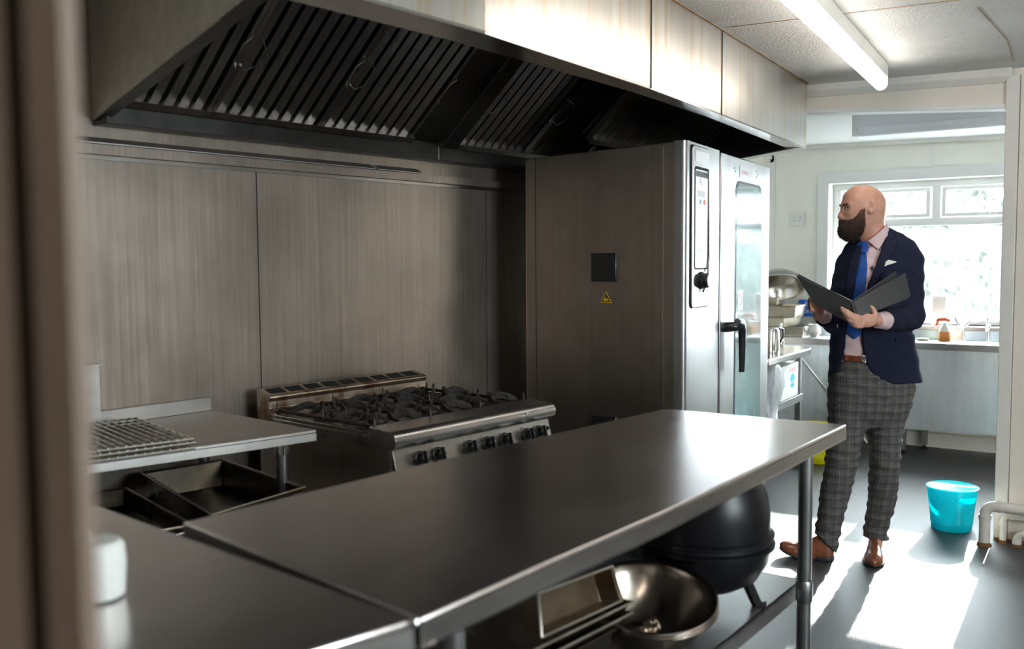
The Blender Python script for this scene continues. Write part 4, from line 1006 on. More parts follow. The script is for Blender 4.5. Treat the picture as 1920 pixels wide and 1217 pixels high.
# stacked tins, jug and big bowl on the sink's drainer
def box_tin(label, c, w, d, h, rot, mat='tin', tilt=0.0):
    t = thing('baking_tin', label, 'tin', c, rot, 'tins drying on the left end of the sink unit')
    t.rotation_euler[1] = R(tilt)
    v = []; 
    for (a_, z_, ins) in ((0, 0.0, 0.012), (0, h, 0.0)):
        for sx_, sy_ in ((-1, -1), (1, -1), (1, 1), (-1, 1)): v.append((sx_ * (w / 2 - ins), sy_ * (d / 2 - ins), z_))
    for (z_, ins) in ((h, 0.005), (0.003, 0.017)):
        for sx_, sy_ in ((-1, -1), (1, -1), (1, 1), (-1, 1)): v.append((sx_ * (w / 2 - ins), sy_ * (d / 2 - ins), z_))
    f = [(3, 2, 1, 0)] + [(L_ * 4 + k, L_ * 4 + (k + 1) % 4, (L_ + 1) * 4 + (k + 1) % 4, (L_ + 1) * 4 + k) for L_ in range(3) for k in range(4)] + [(12, 13, 14, 15)]
    build(G().add(v, f), 'tin_body', mat, t, bevel=0.004)
    build(G().tube([(-w / 2, -d / 2, h), (w / 2, -d / 2, h), (w / 2, d / 2, h), (-w / 2, d / 2, h), (-w / 2, -d / 2, h)], 0.005, 6), 'rim', mat, t)
    return t
box_tin('lowest baking tin, upside among the stack at the left end of the sink', (7.36, 2.39, 0.8245), 0.36, 0.46, 0.075, 8)
box_tin('second baking tin from the bottom of the drying stack', (7.34, 2.46, 0.903), 0.34, 0.42, 0.07, -6)
box_tin('large golden baking tin on top of the drying stack', (7.33, 2.45, 0.978), 0.34, 0.50, 0.085, 4, 'tin', 0)
box_tin('small baking tin tucked on the very top of the stack, beside the oven', (7.33, 2.52, 1.068), 0.26, 0.30, 0.06, 12)
lb_ = thing('large_bowl', 'huge steel mixing bowl upturned on top of the drying tins', 'bowl', (7.25, 2.36, 1.315), 0)
m = Matrix.Rotation(R(-14), 4, 'X') @ Matrix.Rotation(R(-152), 4, 'Y')
prof = [(0.0, 0.0), (0.06, 0.002), (0.12, 0.02), (0.17, 0.06), (0.195, 0.12), (0.21, 0.125), (0.21, 0.13), (0.19, 0.128), (0.165, 0.066), (0.118, 0.026), (0.06, 0.008), (0, 0.006)]
build(G().lathe(prof, (0, 0, 0), 44, m, closed=False), 'bowl_shell', 'polished', lb_, smooth=50)
jg = thing('white_jug', 'small white sauce jug standing on the sink unit beside the man', 'jug', (7.28, 2.075, 0.8245))
build(G().lathe([(0.028, 0), (0.028, 0.008), (0.048, 0.03), (0.050, 0.055), (0.040, 0.085), (0.044, 0.10), (0.040, 0.10), (0.036, 0.085), (0.0, 0.02)], (0, 0, 0), 28, closed=False), 'jug_body', 'white_plastic', jg, smooth=50)
build(G().tube([(0, 0.04, 0.09), (0, 0.072, 0.085), (0, 0.07, 0.05), (0, 0.045, 0.035)], 0.006, 8), 'handle', 'white_plastic', jg, smooth=60)
tg = thing('serving_tongs', 'pair of long steel tongs leaning down to the side table', 'tongs', (6.18, 1.98, 0.8425))
build(G().tube([(-0.02, 0.02, 0.012), (0.12, 0.05, 0.15)], 0.007, 8, flat=0.4), 'tong_arm', 'polished', tg)
build(G().tube([(0.01, -0.01, 0.012), (0.13, 0.045, 0.15)], 0.007, 8, flat=0.4), 'tong_arm', 'polished', tg)
# signs, socket, junction box
bs = thing('wall_notice', 'small blue notice with white lettering on the far wall, left of the man', 'notice', (7.592, 2.225, 0.965), -90)
build(G().box(-0.065, 0.0, 0.0, 0.065, 0.006, 0.135), 'notice_card', 'sign_blue', bs)
for tx, z in (('for', 0.10), ('only', 0.045)):
    text_part(tx, 'lettering', 'white_plastic', bs, 0.06, (0.02, -0.001, z), (R(90), 0, 0))
so = thing('wall_socket', 'white electrical socket on the pale wall left of the window', 'socket', (7.592, 2.315, 1.70), -90)
build(G().box(-0.055, 0.0, 0.0, 0.055, 0.02, 0.10), 'back_box', 'white_plastic', so, bevel=0.004)
fp = build(G().box(-0.06, -0.008, -0.004, 0.06, 0.0, 0.104), 'face_plate', 'white_plastic', so, bevel=0.004)
g = G()
for cx in (-0.028, 0.028):
    g.box(cx - 0.003, -0.0095, 0.055, cx + 0.003, -0.0075, 0.07); g.box(cx - 0.013, -0.0095, 0.035, cx - 0.005, -0.0075, 0.041); g.box(cx + 0.005, -0.0095, 0.035, cx + 0.013, -0.0075, 0.041)
build(g, 'pin_holes', 'grey_print', so, sub=fp)
jb = thing('junction_box', 'cream junction box with a yellowed frame high on the far wall beside the hood', 'electrical box', (7.592, 2.545, 2.215), -90)
jf = build(G().box(-0.05, 0.0, 0.0, 0.04, 0.03, 0.10), 'box_body', 'cream', jb, bevel=0.006)
build(G().box(-0.03, -0.006, 0.03, 0.02, 0.0, 0.085), 'box_cover', 'white_plastic', jb, bevel=0.003)

# ================================================================ the man
MAN = thing('person', 'bald bearded person in navy blazer, blue tie and checked trousers, looking left, holding a folder', 'person', (4.5, 1.115, 0.0), -56.1)
def surface_nets(D, org, h):
    nx, ny, nz = D.shape; s = D < 0
    c = [s[i:nx - 1 + i, j:ny - 1 + j, k:nz - 1 + k] for i in (0, 1) for j in (0, 1) for k in (0, 1)]
    tot = sum(x.astype(np.int8) for x in c); act = (tot > 0) & (tot < 8)
    I, J, K = np.nonzero(act); idx = -np.ones(act.shape, np.int64); idx[I, J, K] = np.arange(len(I))
    acc = np.zeros((len(I), 3)); cnt = np.zeros(len(I))
    co = [(i, j, k) for i in (0, 1) for j in (0, 1) for k in (0, 1)]
    for a in range(8):
        for b in range(a + 1, 8):
            if sum(abs(co[a][q] - co[b][q]) for q in range(3)) != 1: continue
            da = D[I + co[a][0], J + co[a][1], K + co[a][2]]; db = D[I + co[b][0], J + co[b][1], K + co[b][2]]
            m = (da < 0) != (db < 0); t = np.where(m, da / np.where(m, da - db, 1), 0)[:, None]
            p = np.array(co[a]) * (1 - t) + np.array(co[b]) * t
            acc += p * m[:, None]; cnt += m
    V = (acc / cnt[:, None] + np.stack([I, J, K], 1)) * h + np.array(org)
    F = []
    for ax in range(3):
        o1, o2 = [q for q in range(3) if q != ax]
        sl0 = [slice(None)] * 3; sl1 = [slice(None)] * 3; sl0[ax] = slice(0, -1); sl1[ax] = slice(1, None)
        ch = s[tuple(sl0)] != s[tuple(sl1)]
        P = np.stack(np.nonzero(ch), 1)
        ok = (P[:, o1] > 0) & (P[:, o2] > 0) & (P[:, o1] < D.shape[o1] - 1) & (P[:, o2] < D.shape[o2] - 1); P = P[ok]
        q = []
        for d1, d2 in ((0, 0), (1, 0), (1, 1), (0, 1)):
            T = P.copy(); T[:, o1] -= d1; T[:, o2] -= d2; q.append(idx[T[:, 0], T[:, 1], T[:, 2]])
        q = np.stack(q, 1); inside = s[P[:, 0], P[:, 1], P[:, 2]]
        if ax == 1: inside = ~inside
        q = np.where(inside[:, None], q, q[:, ::-1]); F.append(q[(q >= 0).all(1)])
    return V, np.concatenate(F)
def grid(lo, hi, h):
    ax = [np.arange(lo[i], hi[i] + h, h, dtype=np.float32) for i in range(3)]
    return ax, np.full(tuple(len(a) for a in ax), 1.0, np.float32)
def smin(a, b, k):
    if k <= 0: return np.minimum(a, b)
    t = np.clip(0.5 + 0.5 * (b - a) / k, 0, 1); return b * (1 - t) + a * t - k * t * (1 - t)
def f_cap(a, b, ra, rb):
    a, b = np.array(a, float), np.array(b, float)
    def f(X, Y, Z):
        d = b - a; t = np.clip(((X - a[0]) * d[0] + (Y - a[1]) * d[1] + (Z - a[2]) * d[2]) / (d @ d + 1e-12), 0, 1)
        return np.sqrt((X - a[0] - t * d[0]) ** 2 + (Y - a[1] - t * d[1]) ** 2 + (Z - a[2] - t * d[2]) ** 2) - (ra + (rb - ra) * t)
    r = max(ra, rb); f.bb = (np.minimum(a, b) - r, np.maximum(a, b) + r); return f
def f_ell(c, r, rot=None):
    c = np.array(c, float); r = np.array(r, float); Rm = np.array((rot or Matrix.Identity(3))).T
    def f(X, Y, Z):
        x, y, z = X - c[0], Y - c[1], Z - c[2]
        u = (Rm[0, 0] * x + Rm[0, 1] * y + Rm[0, 2] * z) / r[0]; v = (Rm[1, 0] * x + Rm[1, 1] * y + Rm[1, 2] * z) / r[1]; w = (Rm[2, 0] * x + Rm[2, 1] * y + Rm[2, 2] * z) / r[2]
        k = np.sqrt(u * u + v * v + w * w) + 1e-6; k2 = np.sqrt((u / r[0]) ** 2 + (v / r[1]) ** 2 + (w / r[2]) ** 2) + 1e-6
        return k * (k - 1) / k2
    f.bb = (c - r.max(), c + r.max()); return f
def f_stack(rows, n=2.2, rot=0.0, inset=0.0, caps=True):
    "rows of (z, cx, rx, cy, ry)"
    A = np.array(sorted(rows)); co, si = math.cos(R(rot)), math.sin(R(rot))
    def f(X, Y, Z):
        cx, rx, cy, ry = [np.interp(Z, A[:, 0], A[:, i]) for i in (1, 2, 3, 4)]
        rx = rx - inset; ry = ry - inset
        x0, y0 = X - cx, Y - cy; x = x0 * co + y0 * si; y = -x0 * si + y0 * co
        rho = ((np.abs(x) / rx) ** n + (np.abs(y) / ry) ** n) ** (1 / n) + 1e-6
        d = np.sqrt(x * x + y * y) * (1 - 1 / rho) ; d = np.where(rho < 0.2, -np.minimum(rx, ry) * 0.8, d)
        if caps: d = np.maximum(d, np.maximum(A[0, 0] - Z, Z - A[-1, 0]))
        return d
    m = A[:, [2, 4]].max(); f.bb = (np.array([A[:, 1].min() - m, A[:, 3].min() - m, A[0, 0]]), np.array([A[:, 1].max() + m, A[:, 3].max() + m, A[-1, 0]])); return f
def paint(ax, D, f, k=0.0, mode='add', pad=0.03):
    lo, hi = f.bb; pad = pad + k
    sl = tuple(slice(max(0, int(np.searchsorted(ax[i], lo[i] - pad)) - 1), int(np.searchsorted(ax[i], hi[i] + pad)) + 1) for i in range(3))
    X, Y, Z = np.meshgrid(*(ax[i][sl[i]] for i in range(3)), indexing='ij', sparse=True)
    d = f(X, Y, Z); s = D[sl]
    if mode == 'add': D[sl] = smin(s, d, k)
    elif mode == 'cut': D[sl] = -smin(-s, d, k)
def poly2(P):
    P = np.array(P, float)
    def f(X, Z):
        X, Z = np.broadcast_arrays(X, Z); d = np.full(X.shape, 1e9); ins = np.zeros(X.shape, bool)
        for i in range(len(P)):
            a, b = P[i], P[(i + 1) % len(P)]; e = b - a; wx, wz = X - a[0], Z - a[1]
            t = np.clip((wx * e[0] + wz * e[1]) / (e @ e + 1e-12), 0, 1)
            d = np.minimum(d, (wx - e[0] * t) ** 2 + (wz - e[1] * t) ** 2)
            c = ((a[1] <= Z) & (b[1] > Z)) | ((b[1] <= Z) & (a[1] > Z))
            xi = a[0] + (Z - a[1]) / (b[1] - a[1] if abs(b[1] - a[1]) > 1e-9 else 1e-9) * e[0]
            ins ^= c & (X < xi)
        d = np.sqrt(d); return np.where(ins, -d, d)
    return f
def skin_mesh(name, D, ax, h, mat, parent=MAN, sub=None, smooth_it=1, label=None):
    V, F = surface_nets(D, (ax[0][0], ax[1][0], ax[2][0]), h)
    me = bpy.data.meshes.new(name); me.from_pydata(V.tolist(), [], F.tolist()); me.validate(); me.update()
    me.materials.append(M[mat]); me.polygons.foreach_set('use_smooth', [True] * len(me.polygons))
    o = bpy.data.objects.new(name, me); COL.objects.link(o); o.parent = sub or parent
    if smooth_it:
        s_ = o.modifiers.new('smooth', 'SMOOTH'); s_.iterations = smooth_it; s_.factor = 0.5
    if label: o['label'] = label
    return o
def xz(pts): return [(p[0], p[2]) for p in pts]

# ---- materials for him
def skin_mat():
    m, nt, p = nodes_of('skin')
    v = coords(nt); f = noise(nt, v, 22, 4); g_ = noise(nt, v, 160, 2)
    c = ramp(nt, f, [(0.3, (0.56, 0.27, 0.19)), (0.7, (0.68, 0.37, 0.27))])
    c = mix(nt, ramp(nt, g_, [(0.45, 0.0), (0.7, 0.25)]), c, (0.42, 0.25, 0.20))
    nt.links.new(c, p.inputs['Base Color']); p.inputs['Roughness'].default_value = 0.48
    p.inputs['Subsurface Weight'].default_value = 0.12; p.inputs['Subsurface Radius'].default_value = (0.01, 0.004, 0.002)
    p.inputs['Subsurface Scale'].default_value = 0.5
    bump(nt, p, g_, 0.06, 0.002); return m
M['skin'] = skin_mat()
def beard_mat():
    m, nt, p = nodes_of('brown_beard')
    tc = N(nt, 'ShaderNodeTexCoord'); sx = N(nt, 'ShaderNodeSeparateXYZ'); nt.links.new(tc.outputs['Object'], sx.inputs[0])
    mr = N(nt, 'ShaderNodeMapRange'); nt.links.new(sx.outputs[2], mr.inputs['Value'])
    mr.inputs['From Min'].default_value = (-0.0194, 0.0000, 1.5408)[2]; mr.inputs['From Max'].default_value = (0.0033, 0.0000, 1.6590)[2]
    c = ramp(nt, mr.outputs[0], [(0.0, (0.035, 0.017, 0.012)), (0.45, (0.075, 0.034, 0.02)), (1.0, (0.24, 0.115, 0.07))])
    v = ramp(nt, noise(nt, tc.outputs['Object'], 90, 4), [(0.3, 0.45), (0.7, 1.3)])
    nt.links.new(mix(nt, 1.0, c, v, 'MULTIPLY'), p.inputs['Base Color']); p.inputs['Roughness'].default_value = 0.8
    bump(nt, p, noise(nt, tc.outputs['Object'], 220, 4), 0.9); return m
M['beard'] = beard_mat()
M['brow'] = plain('brow_hair', (0.10, 0.05, 0.03), 0.8)
M['eye'] = plain('eye_white', (0.75, 0.72, 0.70), 0.2); M['iris'] = plain('iris', (0.08, 0.07, 0.06), 0.2)
M['lip'] = plain('lip_skin', (0.48, 0.18, 0.15), 0.45)
M['navy'] = plain('navy_wool', (0.011, 0.014, 0.036), 0.85, bumps=(500, 0.15), vary=0.15, vscale=60, spec=0.25)
M['shirt'] = plain('pink_shirt_cotton', (0.72, 0.52, 0.54), 0.8, bumps=(25, 0.08), vary=0.05, vscale=20)
M['tie'] = plain('royal_blue_tie', (0.006, 0.075, 0.36), 0.55, bumps=(700, 0.3), vary=0.15, vscale=200)
M['leather'] = plain('tan_leather', (0.20, 0.055, 0.02), 0.26, bumps=(90, 0.05), vary=0.25, vscale=14, coat=0.25)
M['sole'] = plain('dark_sole', (0.02, 0.022, 0.028), 0.5)
M['hanky'] = plain('white_pocket_square', (0.8, 0.78, 0.76), 0.8)
M['folder'] = plain('black_leather_folder', (0.022, 0.023, 0.026), 0.3, bumps=(120, 0.04), spec=0.9)
M['paper'] = plain('paper', (0.7, 0.66, 0.58), 0.8)
def plaid():
    m, nt, p = nodes_of('grey_check_wool')
    tc = N(nt, 'ShaderNodeTexCoord'); sx = N(nt, 'ShaderNodeSeparateXYZ'); 
    wv = noise(nt, tc.outputs['Object'], 9.0, 2)
    nt.links.new(tc.outputs['Object'], sx.inputs[0])
    def stripes(out, freq, width, ph, wob):
        a_ = N(nt, 'ShaderNodeMath', operation='MULTIPLY'); nt.links.new(sx.outputs[out], a_.inputs[0]); a_.inputs[1].default_value = freq
        w_ = N(nt, 'ShaderNodeMath', operation='MULTIPLY_ADD'); nt.links.new(wv, w_.inputs[0]); w_.inputs[1].default_value = wob; nt.links.new(a_.outputs[0], w_.inputs[2])
        b_ = N(nt, 'ShaderNodeMath', operation='ADD'); nt.links.new(w_.outputs[0], b_.inputs[0]); b_.inputs[1].default_value = ph
        c_ = N(nt, 'ShaderNodeMath', operation='FRACT'); nt.links.new(b_.outputs[0], c_.inputs[0])
        d_ = N(nt, 'ShaderNodeMath', operation='LESS_THAN'); nt.links.new(c_.outputs[0], d_.inputs[0]); d_.inputs[1].default_value = width
        return d_.outputs[0]
    base = mix(nt, ramp(nt, noise(nt, tc.outputs['Object'], 300, 2), [(0.35, 0.0), (0.65, 1.0)]), (0.105, 0.096, 0.088), (0.175, 0.16, 0.145))
    c = base
    for out, wob in ((0, 0.3), (2, 0.6)):
        c = mix(nt, stripes(out, 26.0, 0.16, 0.1, wob * 0.6), c, (0.05, 0.05, 0.058))
        c = mix(nt, stripes(out, 104.0, 0.30, 0.3, wob * 2.4), c, (0.085, 0.082, 0.085))
        c = mix(nt, stripes(out, 26.0, 0.05 if out == 0 else 0.035, 0.62, wob * 0.6), c, (0.30, 0.27, 0.23) if out == 0 else (0.22, 0.20, 0.18))
    nt.links.new(c, p.inputs['Base Color']); p.inputs['Roughness'].default_value = 0.9; p.inputs['Specular IOR Level'].default_value = 0.2
    bump(nt, p, noise(nt, tc.outputs['Object'], 14, 3), 0.25, 0.02)
    return m
M['plaid'] = plaid()

# ---- shared shapes, in his own frame (x to his left, y away, z up)
TR = -20.0
J = [(1.5205, 0.1302, 0.0872, 0.0200, 0.0850), (1.4955, 0.1337, 0.1270, 0.0150, 0.1000), (1.4608, 0.1250, 0.1444, 0.0100, 0.1120), (1.3914, 0.1063, 0.1554, 0.0000, 0.1250), (1.2922, 0.0920, 0.1643, 0.0000, 0.1300), (1.1925, 0.0890, 0.1671, 0.0000, 0.1250), (1.0924, 0.0959, 0.1798, 0.0000, 0.1220), (0.9920, 0.1066, 0.1939, 0.0000, 0.1280), (0.8586, 0.1167, 0.2068, 0.0000, 0.1350)]
jacket_t = f_stack(J, 2.3, TR, 0.0); shirt_t = f_stack(J, 2.3, TR, 0.018)
NK0, NK1 = (0.0835, 0.0000, 1.6092), (0.1089, 0.0200, 1.4660)
neck = f_cap(NK0, NK1, 0.058, 0.068)
SHL, ELL, WRL = (0.2448, -0.0500, 1.4153), (0.2389, -0.1000, 1.1625), (0.0424, -0.2700, 1.1552)
SHR, ELR, WRR = (0.0132, 0.0700, 1.4068), (-0.0721, 0.0000, 1.1336), (-0.2003, -0.1600, 1.1787)

# ---- body: one continuous surface
h = 0.0038
ax, D = grid((-0.26, -0.42, -0.005), (0.36, 0.26, 1.79), h)
HC = (0.0551, 0.0000, 1.6684)
def hp(px, py, pz): return (HC[0] + px, HC[1] + py, HC[2] + pz)
paint(ax, D, f_ell(HC, (0.098, 0.076, 0.098)))
paint(ax, D, f_ell(hp(-0.030, 0, 0.018), (0.068, 0.066, 0.075)), 0.03)
paint(ax, D, f_ell(hp(-0.052, 0, -0.045), (0.052, 0.055, 0.075)), 0.03)
paint(ax, D, f_ell(hp(-0.058, 0, -0.095), (0.040, 0.042, 0.040)), 0.03)
paint(ax, D, f_cap(hp(-0.02, 0, -0.07), hp(-0.055, 0, -0.105), 0.052, 0.036), 0.03)
for sy in (-1, 1):
    paint(ax, D, f_ell(hp(-0.060, sy * 0.038, -0.028), (0.028, 0.022, 0.026)), 0.015)
    paint(ax, D, f_cap(hp(-0.091, sy * 0.012, 0.010), hp(-0.082, sy * 0.045, 0.006), 0.009, 0.009), 0.014)
    paint(ax, D, f_ell(hp(-0.094, sy * 0.030, -0.010), (0.012, 0.014, 0.009)), 0.008, 'cut')
    paint(ax, D, f_ell(hp(-0.086, sy * 0.030, -0.012), (0.011, 0.013, 0.010)), 0.004)
    paint(ax, D, f_ell(hp(-0.103, sy * 0.012, -0.048), (0.011, 0.009, 0.009)), 0.006)
paint(ax, D, f_cap(hp(-0.092, 0, 0.002), hp(-0.112, 0, -0.044), 0.009, 0.0125), 0.010)
paint(ax, D, f_ell(hp(-0.092, 0, -0.064), (0.016, 0.026, 0.014)), 0.012)
paint(ax, D, f_ell(hp(-0.101, 0, -0.069), (0.009, 0.020, 0.006)), 0.004)
paint(ax, D, f_ell(hp(-0.098, 0, -0.080), (0.010, 0.018, 0.006)), 0.004)
paint(ax, D, f_ell(hp(-0.088, 0, -0.105), (0.018, 0.022, 0.018)), 0.012)
for sy in (-1, 1):
    rm = Matrix.Rotation(R(14), 3, 'Y') @ Matrix.Rotation(R(18 * sy), 3, 'Z')
    paint(ax, D, f_ell(hp(0.005, sy * 0.078, -0.006), (0.017, 0.009, 0.033), rm), 0.005)
    paint(ax, D, f_cap(hp(-0.004, sy * 0.080, -0.020), hp(0.0, sy * 0.082, 0.020), 0.004, 0.004), 0.004)
    paint(ax, D, f_ell(hp(0.003, sy * 0.089, 0.002), (0.0095, 0.008, 0.020), rm), 0.002, 'cut')
    paint(ax, D, f_ell(hp(-0.004, sy * 0.086, -0.008), (0.006, 0.010, 0.008), rm), 0.002, 'cut')
paint(ax, D, neck, 0.03)
paint(ax, D, f_stack(J, 2.2, TR, 0.03), 0.03)
for a_, b_, r0, r1 in ((SHL, ELL, 0.045, 0.036), (ELL, WRL, 0.036, 0.028), (SHR, ELR, 0.045, 0.036), (ELR, WRR, 0.036, 0.028)):
    paint(ax, D, f_cap(a_, b_, r0, r1), 0.02)
HL, KL, AL = (0.1792, 0.0000, 0.8026), (0.1654, -0.0200, 0.4693), (0.1756, 0.0900, 0.0888)
HR, KR, AR = (0.0058, 0.0200, 0.8010), (-0.0333, 0.0000, 0.4663), (-0.0732, 0.0200, 0.0804)
for H_, K_, A_ in ((HL, KL, AL), (HR, KR, AR)):
    paint(ax, D, f_cap(H_, K_, 0.075, 0.05), 0.03); paint(ax, D, f_cap(K_, A_, 0.048, 0.034), 0.02)
paint(ax, D, f_cap(AL, (0.1148, -0.0500, 0.0186), 0.032, 0.026), 0.02); paint(ax, D, f_cap(AR, (-0.2220, 0.0800, -0.0106), 0.032, 0.022), 0.02)
# left hand under the spine of the folder
PL0, PL1 = (-0.0017, -0.3050, 1.1601), (-0.0900, -0.3550, 1.1639)
paint(ax, D, f_cap(WRL, PL0, 0.026, 0.024), 0.01)
paint(ax, D, f_ell((-0.0503, -0.3350, 1.1624), (0.040, 0.017, 0.031)), 0.012)
def finger(pts, rs, k=0.004):
    for i in range(len(pts) - 1): paint(ax, D, f_cap(pts[i], pts[i + 1], rs[i], rs[i + 1]), k if i else 0.008)
finger([(-0.0884, -0.3500, 1.1774), (-0.1228, -0.3620, 1.1875), (-0.1468, -0.3580, 1.2035), (-0.1653, -0.3450, 1.2167)], [0.011, 0.0098, 0.0088, 0.0078])
finger([(-0.0904, -0.3500, 1.1636), (-0.1209, -0.3640, 1.1716), (-0.1433, -0.3620, 1.1854), (-0.1623, -0.3500, 1.2055)], [0.011, 0.0098, 0.0088, 0.0078])
finger([(-0.0860, -0.3450, 1.1495), (-0.1146, -0.3600, 1.1553), (-0.1354, -0.3600, 1.1646), (-0.1528, -0.3500, 1.1848)], [0.0105, 0.0095, 0.0085, 0.0075])
finger([(-0.0763, -0.3380, 1.1374), (-0.0992, -0.3500, 1.1384), (-0.1184, -0.3520, 1.1456), (-0.1322, -0.3450, 1.1590)], [0.0095, 0.0085, 0.0075, 0.0068])
finger([(-0.0212, -0.3250, 1.1708), (-0.0124, -0.3250, 1.1916), (-0.0208, -0.3220, 1.2099), (-0.0311, -0.3180, 1.2237)], [0.014, 0.0115, 0.0098, 0.0085])
# right hand behind the left cover
paint(ax, D, f_cap(WRR, (-0.2104, -0.1750, 1.2036), 0.026, 0.022), 0.01)
paint(ax, D, f_ell((-0.2282, -0.1850, 1.2162), (0.030, 0.018, 0.026)), 0.012)
finger([(-0.2428, -0.1850, 1.2378), (-0.2653, -0.1950, 1.2527), (-0.2806, -0.2050, 1.2699)], [0.0105, 0.0095, 0.008])
finger([(-0.2450, -0.1850, 1.2235), (-0.2707, -0.1980, 1.2338), (-0.2842, -0.2100, 1.2511)], [0.0105, 0.0095, 0.008])
finger([(-0.2376, -0.1850, 1.2091), (-0.2640, -0.2000, 1.2172), (-0.2805, -0.2140, 1.2346)], [0.0105, 0.0095, 0.008])
finger([(-0.2255, -0.1850, 1.1971), (-0.2495, -0.2000, 1.2028), (-0.2663, -0.2150, 1.2156)], [0.0095, 0.0085, 0.0075])
finger([(-0.2117, -0.1780, 1.2230), (-0.2190, -0.1700, 1.2466), (-0.2320, -0.1650, 1.2609)], [0.012, 0.010, 0.009])
body = skin_mesh('body', D, ax, h, 'skin', smooth_it=2)
# eyes, brows, lips
for sy in (-1, 1):
    e = build(G().lathe([(0.0, -0.0098)] + [(0.0098 * math.sin(R(q)), -0.0098 * math.cos(R(q))) for q in range(15, 180, 15)] + [(0.0, 0.0098)], hp(-0.0885, sy * 0.029, -0.012), 20, closed=False), 'eyeball', 'eye', MAN, smooth=60)
    build(G().lathe([(0.0, 0.0), (0.0045, 0.0), (0.004, 0.0012), (0.0, 0.0016)], hp(-0.0975, sy * 0.031, -0.012), 16, Matrix.Rotation(R(-90), 4, 'Y'), closed=False), 'iris', 'iris', MAN, sub=e)
    g = G().tube([hp(-0.104, sy * 0.014, 0.004), hp(-0.103, sy * 0.028, 0.010), hp(-0.095, sy * 0.042, 0.012), hp(-0.085, sy * 0.052, 0.005)], [0.004, 0.0055, 0.005, 0.002], 8)
    build(g, 'eyebrow', 'brow', MAN, smooth=60)
g = G().tube([hp(-0.100, -0.018, -0.076), hp(-0.108, -0.008, -0.073), hp(-0.110, 0.0, -0.0735), hp(-0.108, 0.008, -0.073), hp(-0.100, 0.018, -0.076)], [0.002, 0.0035, 0.004, 0.0035, 0.002], 8)
build(g, 'upper_lip', 'lip', MAN, smooth=60)
g = G().tube([hp(-0.098, -0.016, -0.079), hp(-0.106, -0.007, -0.082), hp(-0.107, 0.0, -0.083), hp(-0.106, 0.007, -0.082), hp(-0.098, 0.016, -0.079)], [0.002, 0.0035, 0.0042, 0.0035, 0.002], 8)
build(g, 'lower_lip', 'lip', MAN, smooth=60)
# ---- beard: grown out from the jaw surface, bounded by cheek line and neckline
hb = 0.003
axb, Db = grid((HC[0] - 0.15, -0.11, HC[2] - 0.17), (HC[0] + 0.05, 0.11, HC[2] + 0.03), hb)
jaw = [(f_ell(hp(-0.052, 0, -0.045), (0.052, 0.055, 0.075)), 0), (f_ell(hp(-0.058, 0, -0.095), (0.040, 0.042, 0.040)), 0.03), (f_cap(hp(-0.02, 0, -0.07), hp(-0.055, 0, -0.105), 0.052, 0.036), 0.03), (f_ell(hp(-0.092, 0, -0.064), (0.016, 0.026, 0.014)), 0.012), (f_ell(hp(-0.088, 0, -0.105), (0.018, 0.022, 0.018)), 0.012), (f_ell(HC, (0.098, 0.076, 0.098)), 0.03), (f_ell(hp(-0.072, 0, -0.118), (0.030, 0.034, 0.024)), 0.015)]
for f_, k_ in jaw: paint(axb, Db, f_, k_, pad=0.3)
X, Y, Z = np.meshgrid(*axb, indexing='ij', sparse=True)
nz_ = 0.0016 * np.sin(X * 900 + Z * 300) * np.sin(Z * 700 - Y * 500) * np.sin(Y * 800 + X * 200)
region = poly2(xz([(0.0300, 0.0000, 1.6883), (0.0177, 0.0000, 1.6835), (0.0107, 0.0000, 1.6589), (0.0013, 0.0000, 1.6344), (-0.0157, 0.0000, 1.6148), (-0.0329, 0.0000, 1.6075), (-0.0552, 0.0000, 1.6101), (-0.0749, 0.0000, 1.6004), (-0.0739, 0.0000, 1.5412), (-0.0435, 0.0000, 1.5015), (0.0160, 0.0000, 1.5060), (0.0326, 0.0000, 1.5454), (0.0368, 0.0000, 1.5898), (0.0310, 0.0000, 1.6342)]))(X, Z)
thick = np.interp(Z, [HC[2] - 0.15, HC[2] - 0.10, HC[2] - 0.07, HC[2] - 0.04, HC[2] + 0.02], [0.012, 0.011, 0.006, 0.0035, 0.002])
mouth = 0.009 - np.sqrt(((X - HC[0] + 0.112) / 1.6) ** 2 + (Y / 2.0) ** 2 + (Z - HC[2] + 0.078) ** 2)
Db2 = np.maximum(np.maximum(Db - thick + nz_, -(Db + 0.012)), np.maximum(region + nz_, mouth))
bd = skin_mesh('beard', Db2.astype(np.float32), axb, hb, 'beard', smooth_it=1)
def strands(o, n, seed, down, ln, name, mat, sub):
    r_ = random.Random(seed); me = o.data; P = me.polygons; v = []; f = []
    for i in range(n):
        p = P[r_.randrange(len(P))]; c = p.center; nn = p.normal
        if nn.y > 0.7: continue
        u_ = Vector((r_.uniform(-1, 1), r_.uniform(-1, 1), r_.uniform(-1, 1)))
        d_ = (nn * 0.55 + Vector(down) + u_ * 0.35).normalized(); L_ = r_.uniform(0.5, 1.0) * ln
        s_ = d_.cross(u_).normalized() * 0.0006; t_ = d_.cross(s_).normalized() * 0.0006; b_ = c - nn * 0.001; k = len(v)
        v += [b_ + s_, b_ - s_ * 0.5 + t_, b_ - s_ * 0.5 - t_, c + d_ * L_]
        f += [(k, k + 1, k + 3), (k + 1, k + 2, k + 3), (k + 2, k, k + 3)]
    return build(G().add(v, f), name, mat, MAN, sub=sub, smooth=0)
strands(bd, 5200, 4, (0.05, 0.0, -0.9), 0.010, 'beard_hair', 'beard', bd)

